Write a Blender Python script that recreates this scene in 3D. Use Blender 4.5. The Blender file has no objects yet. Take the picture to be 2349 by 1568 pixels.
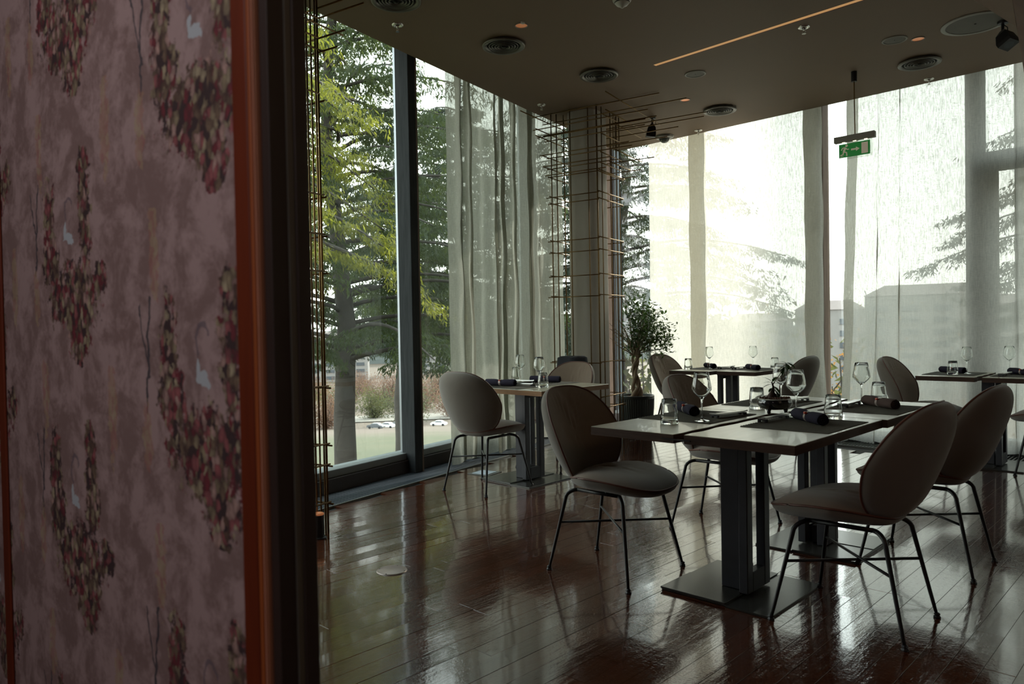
import bpy, bmesh, math, random
from mathutils import Vector, Matrix
random.seed(7)
PI = math.pi
sc = bpy.context.scene
COL = sc.collection

# ------------------------------------------------------------------ camera
cam_d = bpy.data.cameras.new('camera'); cam = bpy.data.objects.new('camera', cam_d); COL.objects.link(cam)
cam_d.sensor_width = 36.0; cam_d.lens = 26.009; cam_d.clip_start = 0.05; cam_d.clip_end = 2500
R0 = Vector((0.7175395556, 0.6962847319, -0.0180154991))
D0 = Vector((-0.0005857552, -0.0252618552, -0.9996806968))
F0 = Vector((-0.6965175109, 0.7173209956, -0.0177185280))
cam.matrix_world = Matrix(((R0.x, -D0.x, -F0.x, 0), (R0.y, -D0.y, -F0.y, 0), (R0.z, -D0.z, -F0.z, 1.15), (0, 0, 0, 1)))
cam_d.dof.use_dof = True; cam_d.dof.focus_distance = 4.6; cam_d.dof.aperture_fstop = 5.0
sc.camera = cam

# ------------------------------------------------------------------ world, sun, exposure
w = bpy.data.worlds.new('sky'); sc.world = w; w.use_nodes = True
nt = w.node_tree; nt.nodes.clear()
wo = nt.nodes.new('ShaderNodeOutputWorld'); bg = nt.nodes.new('ShaderNodeBackground')
tc = nt.nodes.new('ShaderNodeTexCoord'); sep = nt.nodes.new('ShaderNodeSeparateXYZ'); cr = nt.nodes.new('ShaderNodeValToRGB')
cr.color_ramp.elements[0].position = 0.0; cr.color_ramp.elements[0].color = (1.0, 0.975, 0.90, 1)
cr.color_ramp.elements[1].position = 0.7; cr.color_ramp.elements[1].color = (0.74, 0.83, 0.86, 1)
nt.links.new(tc.outputs['Generated'], sep.inputs[0]); nt.links.new(sep.outputs['Z'], cr.inputs[0])
nt.links.new(cr.outputs[0], bg.inputs[0]); nt.links.new(bg.outputs[0], wo.inputs[0])
bg.inputs[1].default_value = 4.1
SUN_EL = math.radians(26); SUN_AZ = math.radians(-6)   # azimuth from +Y towards +X
sd = bpy.data.lights.new('sun', 'SUN'); sd.energy = 6.5; sd.angle = math.radians(0.9); sd.color = (1.0, 0.91, 0.82)
so = bpy.data.objects.new('sun', sd); COL.objects.link(so)
sv = Vector((math.sin(SUN_AZ) * math.cos(SUN_EL), math.cos(SUN_AZ) * math.cos(SUN_EL), math.sin(SUN_EL)))
so.rotation_euler = sv.to_track_quat('Z', 'Y').to_euler()
# added fill light behind the camera, no real fitting; brightens the wallpaper
ad = bpy.data.lights.new('wallpaper_fill_light', 'AREA'); ad.energy = 15.0; ad.size = 0.9; ad.color = (1.0, 0.86, 0.84)
ao = bpy.data.objects.new('wallpaper_fill_light', ad); COL.objects.link(ao); ao.location = (-0.9, -1.3, 2.7)
ao.rotation_euler = (math.radians(38), 0, 0)
bd = bpy.data.lights.new('dining_room_lamp', 'AREA'); bd.energy = 10.0; bd.size = 1.2; bd.color = (1.0, 0.62, 0.36)
bo_ = bpy.data.objects.new('dining_room_lamp', bd); COL.objects.link(bo_); bo_.location = (2.4, 1.2, 3.15)
bo_.rotation_euler = (0, math.radians(35), 0)
sc.view_settings.view_transform = 'Standard'; sc.view_settings.look = 'None'
sc.view_settings.gamma = 1.0; sc.view_settings.use_curve_mapping = False; sc.view_settings.exposure = 0.38

# ------------------------------------------------------------------ materials
def s2l(c):
    return tuple(((v / 255) / 12.92 if v / 255 <= 0.04045 else ((v / 255 + 0.055) / 1.055) ** 2.4) for v in c)
class NB:
    """tiny node-expression builder"""
    def __init__(self, nt): self.nt = nt
    def n(self, t, **k):
        nd = self.nt.nodes.new(t)
        for a, v in k.items(): setattr(nd, a, v)
        return nd
    def put(self, sock, v):
        if isinstance(v, bpy.types.NodeSocket): self.nt.links.new(v, sock)
        elif v is not None: sock.default_value = v
    def m(self, op, a, b=None, c=None, clamp=False):
        nd = self.n('ShaderNodeMath', operation=op, use_clamp=clamp)
        self.put(nd.inputs[0], a)
        if b is not None: self.put(nd.inputs[1], b)
        if c is not None: self.put(nd.inputs[2], c)
        return nd.outputs[0]
    def mix(self, f, a, b):
        nd = self.n('ShaderNodeMix', data_type='RGBA')
        self.put(nd.inputs[0], f); self.put(nd.inputs[6], a if isinstance(a, bpy.types.NodeSocket) else (*a, 1)); self.put(nd.inputs[7], b if isinstance(b, bpy.types.NodeSocket) else (*b, 1))
        return nd.outputs[2]
    def noise(self, vec, scale, detail=3, rough=0.55, dist=0.0, col=False):
        nd = self.n('ShaderNodeTexNoise'); self.put(nd.inputs['Vector'], vec)
        nd.inputs['Scale'].default_value = scale; nd.inputs['Detail'].default_value = detail
        nd.inputs['Roughness'].default_value = rough; nd.inputs['Distortion'].default_value = dist
        return nd.outputs[1] if col else nd.outputs[0]
    def mapping(self, vec, scale=(1, 1, 1), loc=(0, 0, 0), rot=(0, 0, 0)):
        nd = self.n('ShaderNodeMapping'); self.put(nd.inputs[0], vec)
        nd.inputs['Scale'].default_value = scale; nd.inputs['Location'].default_value = loc; nd.inputs['Rotation'].default_value = rot
        return nd.outputs[0]
    def ramp(self, f, stops):
        nd = self.n('ShaderNodeValToRGB'); self.put(nd.inputs[0], f)
        e = nd.color_ramp.elements
        while len(e) < len(stops): e.new(0.5)
        for i, (p, c) in enumerate(stops): e[i].position = p; e[i].color = (*c, 1)
        return nd.outputs[0]
    def bump(self, h, strength=0.2, dist=0.01, normal=None):
        nd = self.n('ShaderNodeBump'); nd.inputs['Strength'].default_value = strength; nd.inputs['Distance'].default_value = dist
        self.put(nd.inputs['Height'], h)
        if normal: self.put(nd.inputs['Normal'], normal)
        return nd.outputs[0]
def newmat(name):
    m = bpy.data.materials.new(name); m.use_nodes = True
    b = m.node_tree.nodes['Principled BSDF']
    return m, NB(m.node_tree), b
def setp(b, nb, **k):
    names = dict(col='Base Color', rough='Roughness', metal='Metallic', ior='IOR', trans='Transmission Weight', coat='Coat Weight',
                 coatr='Coat Roughness', spec='Specular IOR Level', sheen='Sheen Weight', sheenr='Sheen Roughness', normal='Normal', emit='Emission Color', emits='Emission Strength')
    for a, v in k.items():
        s = b.inputs[names[a]]
        if a in ('col', 'emit') and not isinstance(v, bpy.types.NodeSocket): v = (*v, 1)
        nb.put(s, v)
def simple(name, col, rough=0.5, metal=0.0, var=0.12, nscale=12.0, bump=0.0, bscale=60.0, **k):
    """plain material with a little procedural variation in tone and relief"""
    m, nb, b = newmat(name)
    co = nb.n('ShaderNodeTexCoord').outputs['Object']
    nz = nb.noise(co, nscale, 4)
    lo = tuple(c * (1 - var) for c in col); hi = tuple(min(1, c * (1 + var)) for c in col)
    setp(b, nb, col=nb.mix(nz, lo, hi), rough=rough, metal=metal, **k)
    if bump: setp(b, nb, normal=nb.bump(nb.noise(co, bscale, 3), bump, 0.004))
    return m
def wood(name, c1, c2, rough=0.45, scale=(2, 30, 30), coat=0.0, bump=0.08, space='Object', spec=0.5):
    m, nb, b = newmat(name)
    co = nb.n('ShaderNodeTexCoord').outputs[space]
    v = nb.mapping(co, scale)
    n1 = nb.noise(v, 2.2, 6, 0.6, 0.6); n2 = nb.noise(v, 9, 3)
    f = nb.m('ADD', nb.m('MULTIPLY', n1, 0.75), nb.m('MULTIPLY', n2, 0.25))
    f = nb.ramp(f, [(0.32, (0, 0, 0)), (0.68, (1, 1, 1))])
    setp(b, nb, col=nb.mix(f, c1, c2), rough=rough, coat=coat, spec=spec, normal=nb.bump(n2, bump, 0.002))
    return m
M = {}
M['fabric'] = simple('chair_velvet', (0.170, 0.120, 0.082), 0.85, var=0.10, nscale=25, bump=0.12, bscale=500, sheen=0.35)
M['fabric_back'] = simple('chair_back_velvet', (0.122, 0.102, 0.080), 0.85, var=0.08, nscale=20, bump=0.12, bscale=500, sheen=0.3)
M['piping'] = simple('leather_piping', (0.095, 0.030, 0.018), 0.5)
M['blackmetal'] = simple('black_powder_coat', (0.012, 0.011, 0.012), 0.42, metal=0.3)
M['steel'] = simple('raw_dark_steel', (0.034, 0.034, 0.040), 0.42, metal=0.4, var=0.35, nscale=9, bump=0.05, bscale=90)
M['plate'] = simple('base_plate_steel', (0.055, 0.054, 0.050), 0.26, metal=0.6, var=0.2, nscale=5)
M['brass'] = simple('aged_brass_rod', (0.22, 0.135, 0.055), 0.38, metal=1.0, var=0.3, nscale=30)
M['glass'], _nb, _b = newmat('clear_glass'); setp(_b, _nb, col=(0.97, 0.99, 0.98), rough=0.0, trans=1.0, ior=1.45)
_t = _nb.n('ShaderNodeTexCoord').outputs['Object']; setp(_b, _nb, rough=_nb.m('MULTIPLY', _nb.noise(_t, 8), 0.02))
# table top: grey-beige limed oak, edge: dark walnut
M['tabletop'] = wood('grey_limed_oak', (0.27, 0.245, 0.175), (0.38, 0.345, 0.25), 0.30, (14, 1.5, 14), bump=0.10, spec=1.0, coat=0.25)
M['tableedge'] = wood('dark_walnut_edge', (0.030, 0.014, 0.009), (0.058, 0.029, 0.018), 0.65, (3, 3, 30))
M['tableedge'].node_tree.nodes['Principled BSDF'].inputs['Specular IOR Level'].default_value = 0.2
M['edge_light'] = wood('amber_walnut_edge', (0.16, 0.070, 0.022), (0.25, 0.12, 0.04), 0.55, (3, 3, 30))
M['mat'] = simple('woven_placemat', (0.060, 0.053, 0.038), 0.7, var=0.35, nscale=40, bump=0.3, bscale=400)
M['napkin'] = simple('indigo_napkin', (0.020, 0.017, 0.030), 0.9, var=0.2, nscale=30, bump=0.35, bscale=500, spec=0.2)
M['napkin_brown'] = simple('brown_napkin', (0.065, 0.042, 0.035), 0.9, var=0.2, nscale=30, bump=0.35, bscale=500, spec=0.2)
M['silver'] = simple('satin_silver', (0.62, 0.60, 0.56), 0.25, metal=1.0, var=0.1)
M['pewter'] = simple('brushed_pewter', (0.30, 0.295, 0.275), 0.3, metal=0.9, var=0.15)
M['red'] = simple('red_enamel', (0.42, 0.06, 0.03), 0.4)
M['ceramic'] = simple('black_glazed_ceramic', (0.012, 0.012, 0.014), 0.12, var=0.3, coat=0.6)
M['rimglaze'] = simple('pale_rim_glaze', (0.35, 0.33, 0.28), 0.25)
M['clay'] = simple('brown_clay_pellet', (0.10, 0.045, 0.028), 0.9, var=0.4, nscale=60, bump=0.4, bscale=300)
M['bark'] = simple('pale_bark', (0.27, 0.21, 0.15), 0.85, var=0.35, nscale=22, bump=0.7, bscale=55)
M['darkbark'] = simple('cedar_bark', (0.060, 0.052, 0.045), 0.9, var=0.4, nscale=6, bump=0.9, bscale=14)
M['stem'] = simple('brown_stem', (0.06, 0.03, 0.02), 0.8)
def leafmat(name, col, tcol, w=0.45, rough=0.5, var=0.35, nscale=3.0):
    m = bpy.data.materials.new(name); m.use_nodes = True; nb = NB(m.node_tree)
    out = m.node_tree.nodes['Material Output']; b = m.node_tree.nodes['Principled BSDF']
    co = nb.n('ShaderNodeTexCoord').outputs['Object']; nz = nb.noise(co, nscale, 4, 0.7)
    nz = nb.ramp(nz, [(0.3, (0, 0, 0)), (0.7, (1, 1, 1))])
    c = nb.mix(nz, tuple(v * (1 - var) for v in col), tuple(v * (1 + var) for v in col))
    c2 = nb.mix(nz, tuple(v * (1 - var) for v in tcol), tuple(v * (1 + var) for v in tcol))
    setp(b, nb, col=c, rough=rough)
    tr = nb.n('ShaderNodeBsdfTranslucent'); nb.put(tr.inputs[0], c2)
    mx = nb.n('ShaderNodeMixShader'); mx.inputs[0].default_value = w
    m.node_tree.links.new(b.outputs[0], mx.inputs[1]); m.node_tree.links.new(tr.outputs[0], mx.inputs[2]); m.node_tree.links.new(mx.outputs[0], out.inputs[0])
    return m
M['ficus'] = leafmat('ficus_leaf', (0.026, 0.048, 0.016), (0.09, 0.17, 0.03), 0.35, 0.4, nscale=8)
M['bonsai'] = leafmat('bonsai_leaf', (0.020, 0.034, 0.012), (0.05, 0.11, 0.02), 0.25, 0.3, nscale=20)
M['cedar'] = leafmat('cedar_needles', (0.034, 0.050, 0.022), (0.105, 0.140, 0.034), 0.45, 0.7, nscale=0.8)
M['cedar_bright'] = leafmat('cedar_needles_painted_sun', (0.095, 0.105, 0.022), (0.27, 0.28, 0.035), 0.5, 0.7, nscale=1.2)  # brighter needle copy: sunlight is painted into the colour
M['cedar_dark'] = leafmat('cedar_needles_painted_shade', (0.028, 0.038, 0.026), (0.06, 0.085, 0.035), 0.4, 0.7, nscale=0.8)  # darker needle copy: shade is painted into the colour
M['twig'] = leafmat('brown_autumn_leaves', (0.13, 0.075, 0.055), (0.20, 0.12, 0.07), 0.4, 0.8, nscale=1.5)
M['twig_orange'] = leafmat('orange_autumn_leaves', (0.36, 0.17, 0.05), (0.6, 0.3, 0.06), 0.45, 0.8, nscale=3)
M['shrub'] = leafmat('olive_shrub_leaves', (0.06, 0.065, 0.03), (0.12, 0.13, 0.04), 0.4, 0.8, nscale=1.5)
# lawn
m, nb, b = newmat('lawn_grass'); co = nb.n('ShaderNodeTexCoord').outputs['Object']
f = nb.ramp(nb.noise(co, 0.16, 6, 0.6), [(0.35, (0, 0, 0)), (0.65, (1, 1, 1))])
g = nb.mix(f, (0.044, 0.050, 0.015), (0.066, 0.062, 0.022)); g = nb.mix(nb.ramp(nb.noise(co, 6.0, 5, 0.7), [(0.4, (0, 0, 0)), (0.8, (1, 1, 1))]), g, (0.04, 0.048, 0.018))
dst = nb.n('ShaderNodeVectorMath', operation='LENGTH'); nb.put(dst.inputs[0], co)
far = nb.ramp(nb.m('DIVIDE', nb.m('ADD', dst.outputs['Value'], nb.m('MULTIPLY', nb.noise(co, .05, 4), 60)), 300), [(0.42, (0, 0, 0)), (0.60, (1, 1, 1))])
g = nb.mix(far, g, nb.mix(nb.noise(co, .06, 6, .7), (0.075, 0.050, 0.036), (0.13, 0.10, 0.07)))
setp(b, nb, col=g, rough=0.9, normal=nb.bump(nb.noise(co, 20, 4), 0.6, 0.05)); M['lawn'] = m
M['ridge'] = simple('hazy_wooded_ridge', (0.10, 0.115, 0.11), 1.0, nscale=0.02)
M['asphalt'] = simple('pale_gravel_path', (0.20, 0.18, 0.15), 0.9, nscale=3)
M['plaster'] = simple('far_house_plaster', (0.20, 0.19, 0.18), 0.9, nscale=0.5)
M['roof'] = simple('far_roof_tiles', (0.16, 0.13, 0.12), 0.9, nscale=0.7)
M['windowdark'] = simple('far_window_glass', (0.06, 0.07, 0.08), 0.2)
M['carwhite'] = simple('white_car_paint', (0.75, 0.76, 0.76), 0.25, coat=0.5)
M['cardark'] = simple('grey_car_paint', (0.10, 0.11, 0.12), 0.25, coat=0.5)
M['rubber'] = simple('black_rubber', (0.015, 0.015, 0.015), 0.8)
# floor planks: lacquered jatoba
m, nb, b = newmat('lacquered_plank')
tcn = nb.n('ShaderNodeTexCoord'); co = tcn.outputs['Object']; oi = nb.n('ShaderNodeObjectInfo'); rnd = oi.outputs['Random']
off = nb.n('ShaderNodeCombineXYZ'); nb.put(off.inputs[0], nb.m('MULTIPLY', rnd, 37.0)); nb.put(off.inputs[1], nb.m('MULTIPLY', rnd, 91.0))
va = nb.n('ShaderNodeVectorMath', operation='ADD'); nb.put(va.inputs[0], co); nb.put(va.inputs[1], off.outputs[0]); co2 = va.outputs[0]
gr = nb.noise(nb.mapping(co2, (40, 2.0, 40)), 3.0, 6, 0.6, 0.5)
c = nb.mix(nb.ramp(gr, [(0.3, (0, 0, 0)), (0.7, (1, 1, 1))]), (0.046, 0.013, 0.0065), (0.110, 0.033, 0.014))
c = nb.mix(nb.m('MULTIPLY', rnd, 0.55), c, (0.035, 0.015, 0.010))
geo = nb.n('ShaderNodeNewGeometry').outputs['Position']
big = nb.ramp(nb.noise(geo, 1.3, 3, 0.6), [(0.38, (0, 0, 0)), (0.66, (1, 1, 1))])
scr = nb.n('ShaderNodeTexVoronoi', feature='DISTANCE_TO_EDGE'); nb.put(scr.inputs['Vector'], nb.mapping(geo, (1, 1, 1), rot=(0, 0, 0.5))); scr.inputs['Scale'].default_value = 9.0
scl = nb.m('LESS_THAN', scr.outputs[0], 0.006)
sp = nb.ramp(nb.noise(geo, 240, 2, 0.5), [(0.66, (0, 0, 0)), (0.72, (1, 1, 1))])
wear = nb.m('MULTIPLY', nb.m('MAXIMUM', nb.m('MULTIPLY', scl, 0.3), nb.m('MULTIPLY', sp, 0.5)), big)
c = nb.mix(nb.m('MULTIPLY', wear, 0.5), c, (0.16, 0.12, 0.09))
h1 = nb.noise(nb.mapping(co2, (14, 1.6, 14)), 3.0, 3, 0.5)
h2 = nb.noise(geo, 26, 3, 0.6); h3 = nb.noise(geo, 110, 2, 0.5)
hh = nb.m('ADD', nb.m('ADD', nb.m('MULTIPLY', h1, 0.5), nb.m('MULTIPLY', h2, 0.34)), nb.m('MULTIPLY', h3, 0.20))
ro = nb.m('ADD', nb.m('MULTIPLY', nb.noise(geo, 7, 4, 0.6), 0.09), nb.m('ADD', 0.055, nb.m('MULTIPLY', wear, 0.35)))
setp(b, nb, col=c, rough=ro, spec=0.6, ior=1.5, coat=0.8, coatr=0.07, normal=nb.bump(hh, 0.42, 0.006)); M['plank'] = m
M['underfloor'] = simple('dark_subfloor', (0.012, 0.008, 0.006), 0.8)
M['ceiling'] = simple('taupe_ceiling_paint', (0.195, 0.128, 0.082), 0.70, var=0.05, nscale=2)
M['ventmetal'] = simple('taupe_vent_metal', (0.125, 0.112, 0.094), 0.32, metal=0.3)
M['ringmetal'] = simple('pale_speaker_ring', (0.26, 0.24, 0.20), 0.4)
M['ventdark'] = simple('vent_throat_black', (0.010, 0.009, 0.008), 0.7)
M['speakergrille'] = simple('speaker_mesh', (0.16, 0.145, 0.125), 0.7)
M['copper'] = simple('copper_reflector', (0.80, 0.32, 0.14), 0.3, metal=0.6, emit=(1.0, 0.35, 0.14), emits=0.12)
M['chrome'] = simple('chrome', (0.75, 0.73, 0.70), 0.15, metal=1.0, var=0.05)
M['whiteplastic'] = simple('white_plastic', (0.55, 0.53, 0.48), 0.4)
M['slotlight'] = simple('warm_slot_light', (0.6, 0.4, 0.2), 0.6, emit=(1.0, 0.52, 0.20), emits=0.28)
M['greywood'] = wood('grey_stained_oak', (0.018, 0.021, 0.022), (0.040, 0.044, 0.046), 0.75, (14, 14, 1.2), bump=0.25, spec=0.2)
M['brownwood'] = wood('brown_stained_oak', (0.10, 0.062, 0.042), (0.20, 0.13, 0.09), 0.6, (14, 14, 1.2), bump=0.2)
M['alu'] = simple('window_aluminium', (0.30, 0.33, 0.36), 0.3, metal=0.7)
M['sill'] = simple('grey_sill_paint', (0.22, 0.24, 0.235), 0.5)
M['darktrim'] = simple('dark_brown_frame', (0.028, 0.018, 0.015), 0.55, var=0.15)
M['orange'] = wood('orange_lacquered_trim', (0.12, 0.018, 0.004), (0.17, 0.028, 0.006), 0.5, (10, 10, 1))
M['orange_light'] = simple('orange_bead', (0.32, 0.085, 0.02), 0.5)
M['orange_edge'] = simple('orange_trim_edge', (0.55, 0.26, 0.17), 0.5)
M['seal'] = simple('grey_seal', (0.12, 0.12, 0.105), 0.5)
M['column'] = simple('column_plaster', (0.46, 0.43, 0.38), 0.7, var=0.04, nscale=3)
M['grille'] = simple('slate_grille', (0.060, 0.070, 0.085), 0.4, metal=0.3)
M['wallplain'] = simple('taupe_wall_paint', (0.16, 0.14, 0.12), 0.8, nscale=2)
M['beamplaster'] = wood('beige_board', (0.55, 0.42, 0.32), (0.66, 0.52, 0.40), 0.7, (3, 1, 3))
M['beamwood'] = wood('brown_beam_wood', (0.26, 0.10, 0.034), (0.38, 0.16, 0.055), 0.5, (10, 1, 10))
M['exitgreen'] = simple('exit_sign_green', (0.003, 0.14, 0.02), 0.4, emit=(0.0, 0.5, 0.05), emits=0.10)
M['exitwhite'] = simple('exit_sign_pictogram', (0.55, 0.46, 0.36), 0.5, emit=(0.8, 0.7, 0.5), emits=0.12)
M['exitframe'] = simple('exit_sign_housing', (0.27, 0.245, 0.20), 0.5)
M['led'] = simple('small_led', (1, 0.9, 0.6), 0.5, emit=(1.0, 0.85, 0.55), emits=2.5)
M['potteal'] = simple('ribbed_pot_glaze', (0.030, 0.042, 0.042), 0.5, var=0.3, nscale=20)
M['soil'] = simple('red_brown_soil', (0.13, 0.05, 0.03), 0.95, var=0.5, nscale=50, bump=0.7, bscale=120)
M['floorbox'] = simple('pale_floor_box', (0.45, 0.52, 0.60), 0.35)
M['bronze'] = simple('bronze_floor_plate', (0.30, 0.24, 0.21), 0.38, metal=0.4, var=0.15)
M['darkcloth'] = simple('dark_slate_cloth', (0.020, 0.021, 0.027), 0.9, bump=0.3, bscale=90)
M['acrylic'], _nb, _b = newmat('clear_acrylic'); setp(_b, _nb, col=(0.9, 0.95, 0.9), rough=0.05, trans=0.9, ior=1.3)

def glassmat():
    m = bpy.data.materials.new('window_pane_glass'); m.use_nodes = True; nb = NB(m.node_tree); nt = m.node_tree
    nt.nodes.remove(nt.nodes['Principled BSDF']); out = nt.nodes['Material Output']
    tr = nb.n('ShaderNodeBsdfTransparent'); tr.inputs[0].default_value = (0.90, 0.94, 0.93, 1)
    gl = nb.n('ShaderNodeBsdfGlossy'); gl.inputs['Roughness'].default_value = 0.005; gl.inputs[0].default_value = (0.9, 0.95, 1.0, 1)
    fr = nb.n('ShaderNodeFresnel'); fr.inputs[0].default_value = 1.55
    mx = nb.n('ShaderNodeMixShader'); nb.put(mx.inputs[0], nb.m('MULTIPLY', nb.m('MULTIPLY', fr.outputs[0], 1.3, clamp=True), nb.m('SUBTRACT', 1.0, nb.n('ShaderNodeNewGeometry').outputs['Backfacing'])))
    nt.links.new(tr.outputs[0], mx.inputs[1]); nt.links.new(gl.outputs[0], mx.inputs[2]); nt.links.new(mx.outputs[0], out.inputs[0])
    return m
M['pane'] = glassmat()
def curtainmat(name, see, tint, body):
    m = bpy.data.materials.new(name); m.use_nodes = True; nb = NB(m.node_tree); nt = m.node_tree
    nt.nodes.remove(nt.nodes['Principled BSDF']); out = nt.nodes['Material Output']
    co = nb.n('ShaderNodeTexCoord').outputs['Object']
    slub = nb.noise(nb.mapping(co, (1, 1, 9)), 40, 3, 0.7); slub2 = nb.noise(nb.mapping(co, (9, 9, 0.6)), 18, 3, 0.7)
    f = nb.m('MULTIPLY', nb.m('ADD', slub, slub2), 0.5)
    tr = nb.n('ShaderNodeBsdfTransparent'); tr.inputs[0].default_value = (*tint, 1)
    df = nb.n('ShaderNodeBsdfDiffuse'); df.inputs[0].default_value = (*body, 1)
    tl = nb.n('ShaderNodeBsdfTranslucent'); tl.inputs[0].default_value = (*body, 1)
    bp_ = nb.bump(f, 0.25, 0.003); nb.put(df.inputs['Normal'], bp_); nb.put(tl.inputs['Normal'], bp_)
    m1 = nb.n('ShaderNodeMixShader'); m1.inputs[0].default_value = 0.62
    nt.links.new(df.outputs[0], m1.inputs[1]); nt.links.new(tl.outputs[0], m1.inputs[2])
    m2 = nb.n('ShaderNodeMixShader')
    nb.put(m2.inputs[0], nb.m('ADD', nb.m('MULTIPLY', nb.m('SUBTRACT', f, 0.5), 1.1), 1 - see, clamp=True))
    nt.links.new(tr.outputs[0], m2.inputs[1]); nt.links.new(m1.outputs[0], m2.inputs[2]); nt.links.new(m2.outputs[0], out.inputs[0])
    return m
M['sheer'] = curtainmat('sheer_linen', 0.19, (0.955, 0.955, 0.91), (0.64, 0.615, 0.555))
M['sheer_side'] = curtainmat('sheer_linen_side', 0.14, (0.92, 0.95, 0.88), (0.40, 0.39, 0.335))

# wallpaper: toile with hanging rose garlands, printed (flat)
def wallpaper():
    m, nb, b = newmat('floral_wallpaper')
    co = nb.n('ShaderNodeTexCoord').outputs['Object']
    sp = nb.n('ShaderNodeSeparateXYZ'); nb.put(sp.inputs[0], co)
    wob = nb.noise(co, 18, 3, 0.6, 0.0, True); ws = nb.n('ShaderNodeSeparateXYZ'); nb.put(ws.inputs[0], wob)
    X = nb.m('ADD', sp.outputs[0], nb.m('MULTIPLY', nb.m('SUBTRACT', ws.outputs[0], 0.5), 0.045))
    Z = nb.m('ADD', sp.outputs[2], nb.m('MULTIPLY', nb.m('SUBTRACT', ws.outputs[1], 0.5), 0.045))
    W, P = 0.55, 0.53
    cx = nb.m('DIVIDE', nb.m('ADD', X, W * 0.5), W); ci = nb.m('FLOOR', cx)
    u = nb.m('MULTIPLY', nb.m('SUBTRACT', nb.m('SUBTRACT', cx, ci), 0.5), W)
    drop = nb.m('MULTIPLY', nb.m('MODULO', nb.m('ABSOLUTE', ci), 2.0), P * 0.5)
    cz = nb.m('DIVIDE', nb.m('ADD', nb.m('SUBTRACT', Z, drop), P * 0.5 - 0.034), P)
    v = nb.m('MULTIPLY', nb.m('SUBTRACT', nb.m('FRACT', cz), 0.5), P)
    def ell(x0, z0, rx, rz):
        a = nb.m('DIVIDE', nb.m('SUBTRACT', u, x0), rx); c = nb.m('DIVIDE', nb.m('SUBTRACT', v, z0), rz)
        return nb.m('SUBTRACT', 1.0, nb.m('ADD', nb.m('MULTIPLY', a, a), nb.m('MULTIPLY', c, c)))
    def fmax(l):
        r = l[0]
        for q in l[1:]: r = nb.m('MAXIMUM', r, q)
        return r
    # wall x runs away from the door (image left); motif drawn accordingly
    body = fmax([ell(-0.02, -0.13, 0.135, 0.075), ell(-0.05, -0.20, 0.06, 0.06), ell(-0.09, 0.03, 0.035, 0.11), ell(-0.09, 0.13, 0.03, 0.03),
                 ell(0.11, 0.03, 0.035, 0.10), ell(0.10, -0.05, 0.05, 0.06), ell(-0.16, -0.10, 0.03, 0.04), ell(-0.05, -0.255, 0.022, 0.04)])
    faint = fmax([ell(0.16, 0.20, 0.02, 0.10), ell(-0.2, 0.18, 0.022, 0.11), ell(0.2, -0.12, 0.02, 0.07)])
    edge = nb.noise(co, 55, 3, 0.7)
    ed2 = nb.m('ADD', nb.m('MULTIPLY', nb.m('SUBTRACT', edge, 0.5), 3.2), nb.m('MULTIPLY', nb.m('SUBTRACT', nb.noise(co, 22, 3, 0.6), 0.5), 2.6))
    mb = nb.m('MULTIPLY', nb.m('ADD', nb.m('ADD', body, ed2), 0.12), 3.0, clamp=True)
    mf = nb.m('GREATER_THAN', nb.m('ADD', faint, nb.m('MULTIPLY', nb.m('SUBTRACT', edge, 0.55), 3.0)), 0.0)
    vo = nb.n('ShaderNodeTexVoronoi'); vd = nb.n('ShaderNodeVectorMath', operation='MULTIPLY_ADD'); nb.put(vd.inputs[0], nb.noise(co, 45, 3, 0.6, 0.0, True)); vd.inputs[1].default_value = (.022, .022, .022); nb.put(vd.inputs[2], nb.mapping(co, (1.0, 1.0, 0.70)))
    nb.put(vo.inputs['Vector'], vd.outputs[0]); vo.inputs['Scale'].default_value = 78
    vs = nb.n('ShaderNodeSeparateColor'); nb.put(vs.inputs[0], vo.outputs['Color'])
    petals = nb.ramp(vs.outputs[0], [(0.0, (0.05, 0.035, 0.038)), (0.17, (0.20, 0.030, 0.045)), (0.30, (0.36, 0.12, 0.13)), (0.44, (0.50, 0.35, 0.31)),
                                     (0.56, (0.20, 0.15, 0.10)), (0.72, (0.34, 0.30, 0.19)), (0.84, (0.46, 0.42, 0.28)), (0.92, (0.13, 0.085, 0.06))])
    petals.node.color_ramp.interpolation = 'CONSTANT'
    shade = nb.m('SUBTRACT', 1.0, nb.m('MULTIPLY', vo.outputs['Distance'], 0.9), clamp=True)
    petals = nb.mix(shade, (0.045, 0.025, 0.028), petals)
    # ground: mauve with tonal tree shapes
    t1 = nb.noise(nb.mapping(co, (1, 1, 1)), 9, 6, 0.72, 0.3)
    t1 = nb.ramp(t1, [(0.43, (0, 0, 0)), (0.56, (1, 1, 1))])
    ground = nb.mix(t1, (0.40, 0.305, 0.305), (0.235, 0.165, 0.158))
    t2 = nb.ramp(nb.noise(co, 34, 4, 0.7), [(0.5, (0, 0, 0)), (0.75, (1, 1, 1))])
    ground = nb.mix(nb.m('MULTIPLY', t2, 0.5), ground, (0.36, 0.28, 0.275))
    # thin dark trunks of the toile trees
    tk = nb.m('MULTIPLY', nb.m('LESS_THAN', nb.m('ABSOLUTE', nb.m('ADD', nb.m('SUBTRACT', u, 0.19), nb.m('MULTIPLY', v, 0.12))), 0.0035), nb.m('GREATER_THAN', ell(0.18, 0.02, 0.05, 0.10), 0))
    tk2 = nb.m('MULTIPLY', nb.m('LESS_THAN', nb.m('ABSOLUTE', nb.m('SUBTRACT', nb.m('SUBTRACT', u, 0.19), nb.m('MULTIPLY', v, 0.30))), 0.0028), nb.m('GREATER_THAN', ell(0.20, 0.05, 0.05, 0.07), 0))
    ground = nb.mix(nb.m('MAXIMUM', tk, tk2), ground, (0.07, 0.065, 0.075))
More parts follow.
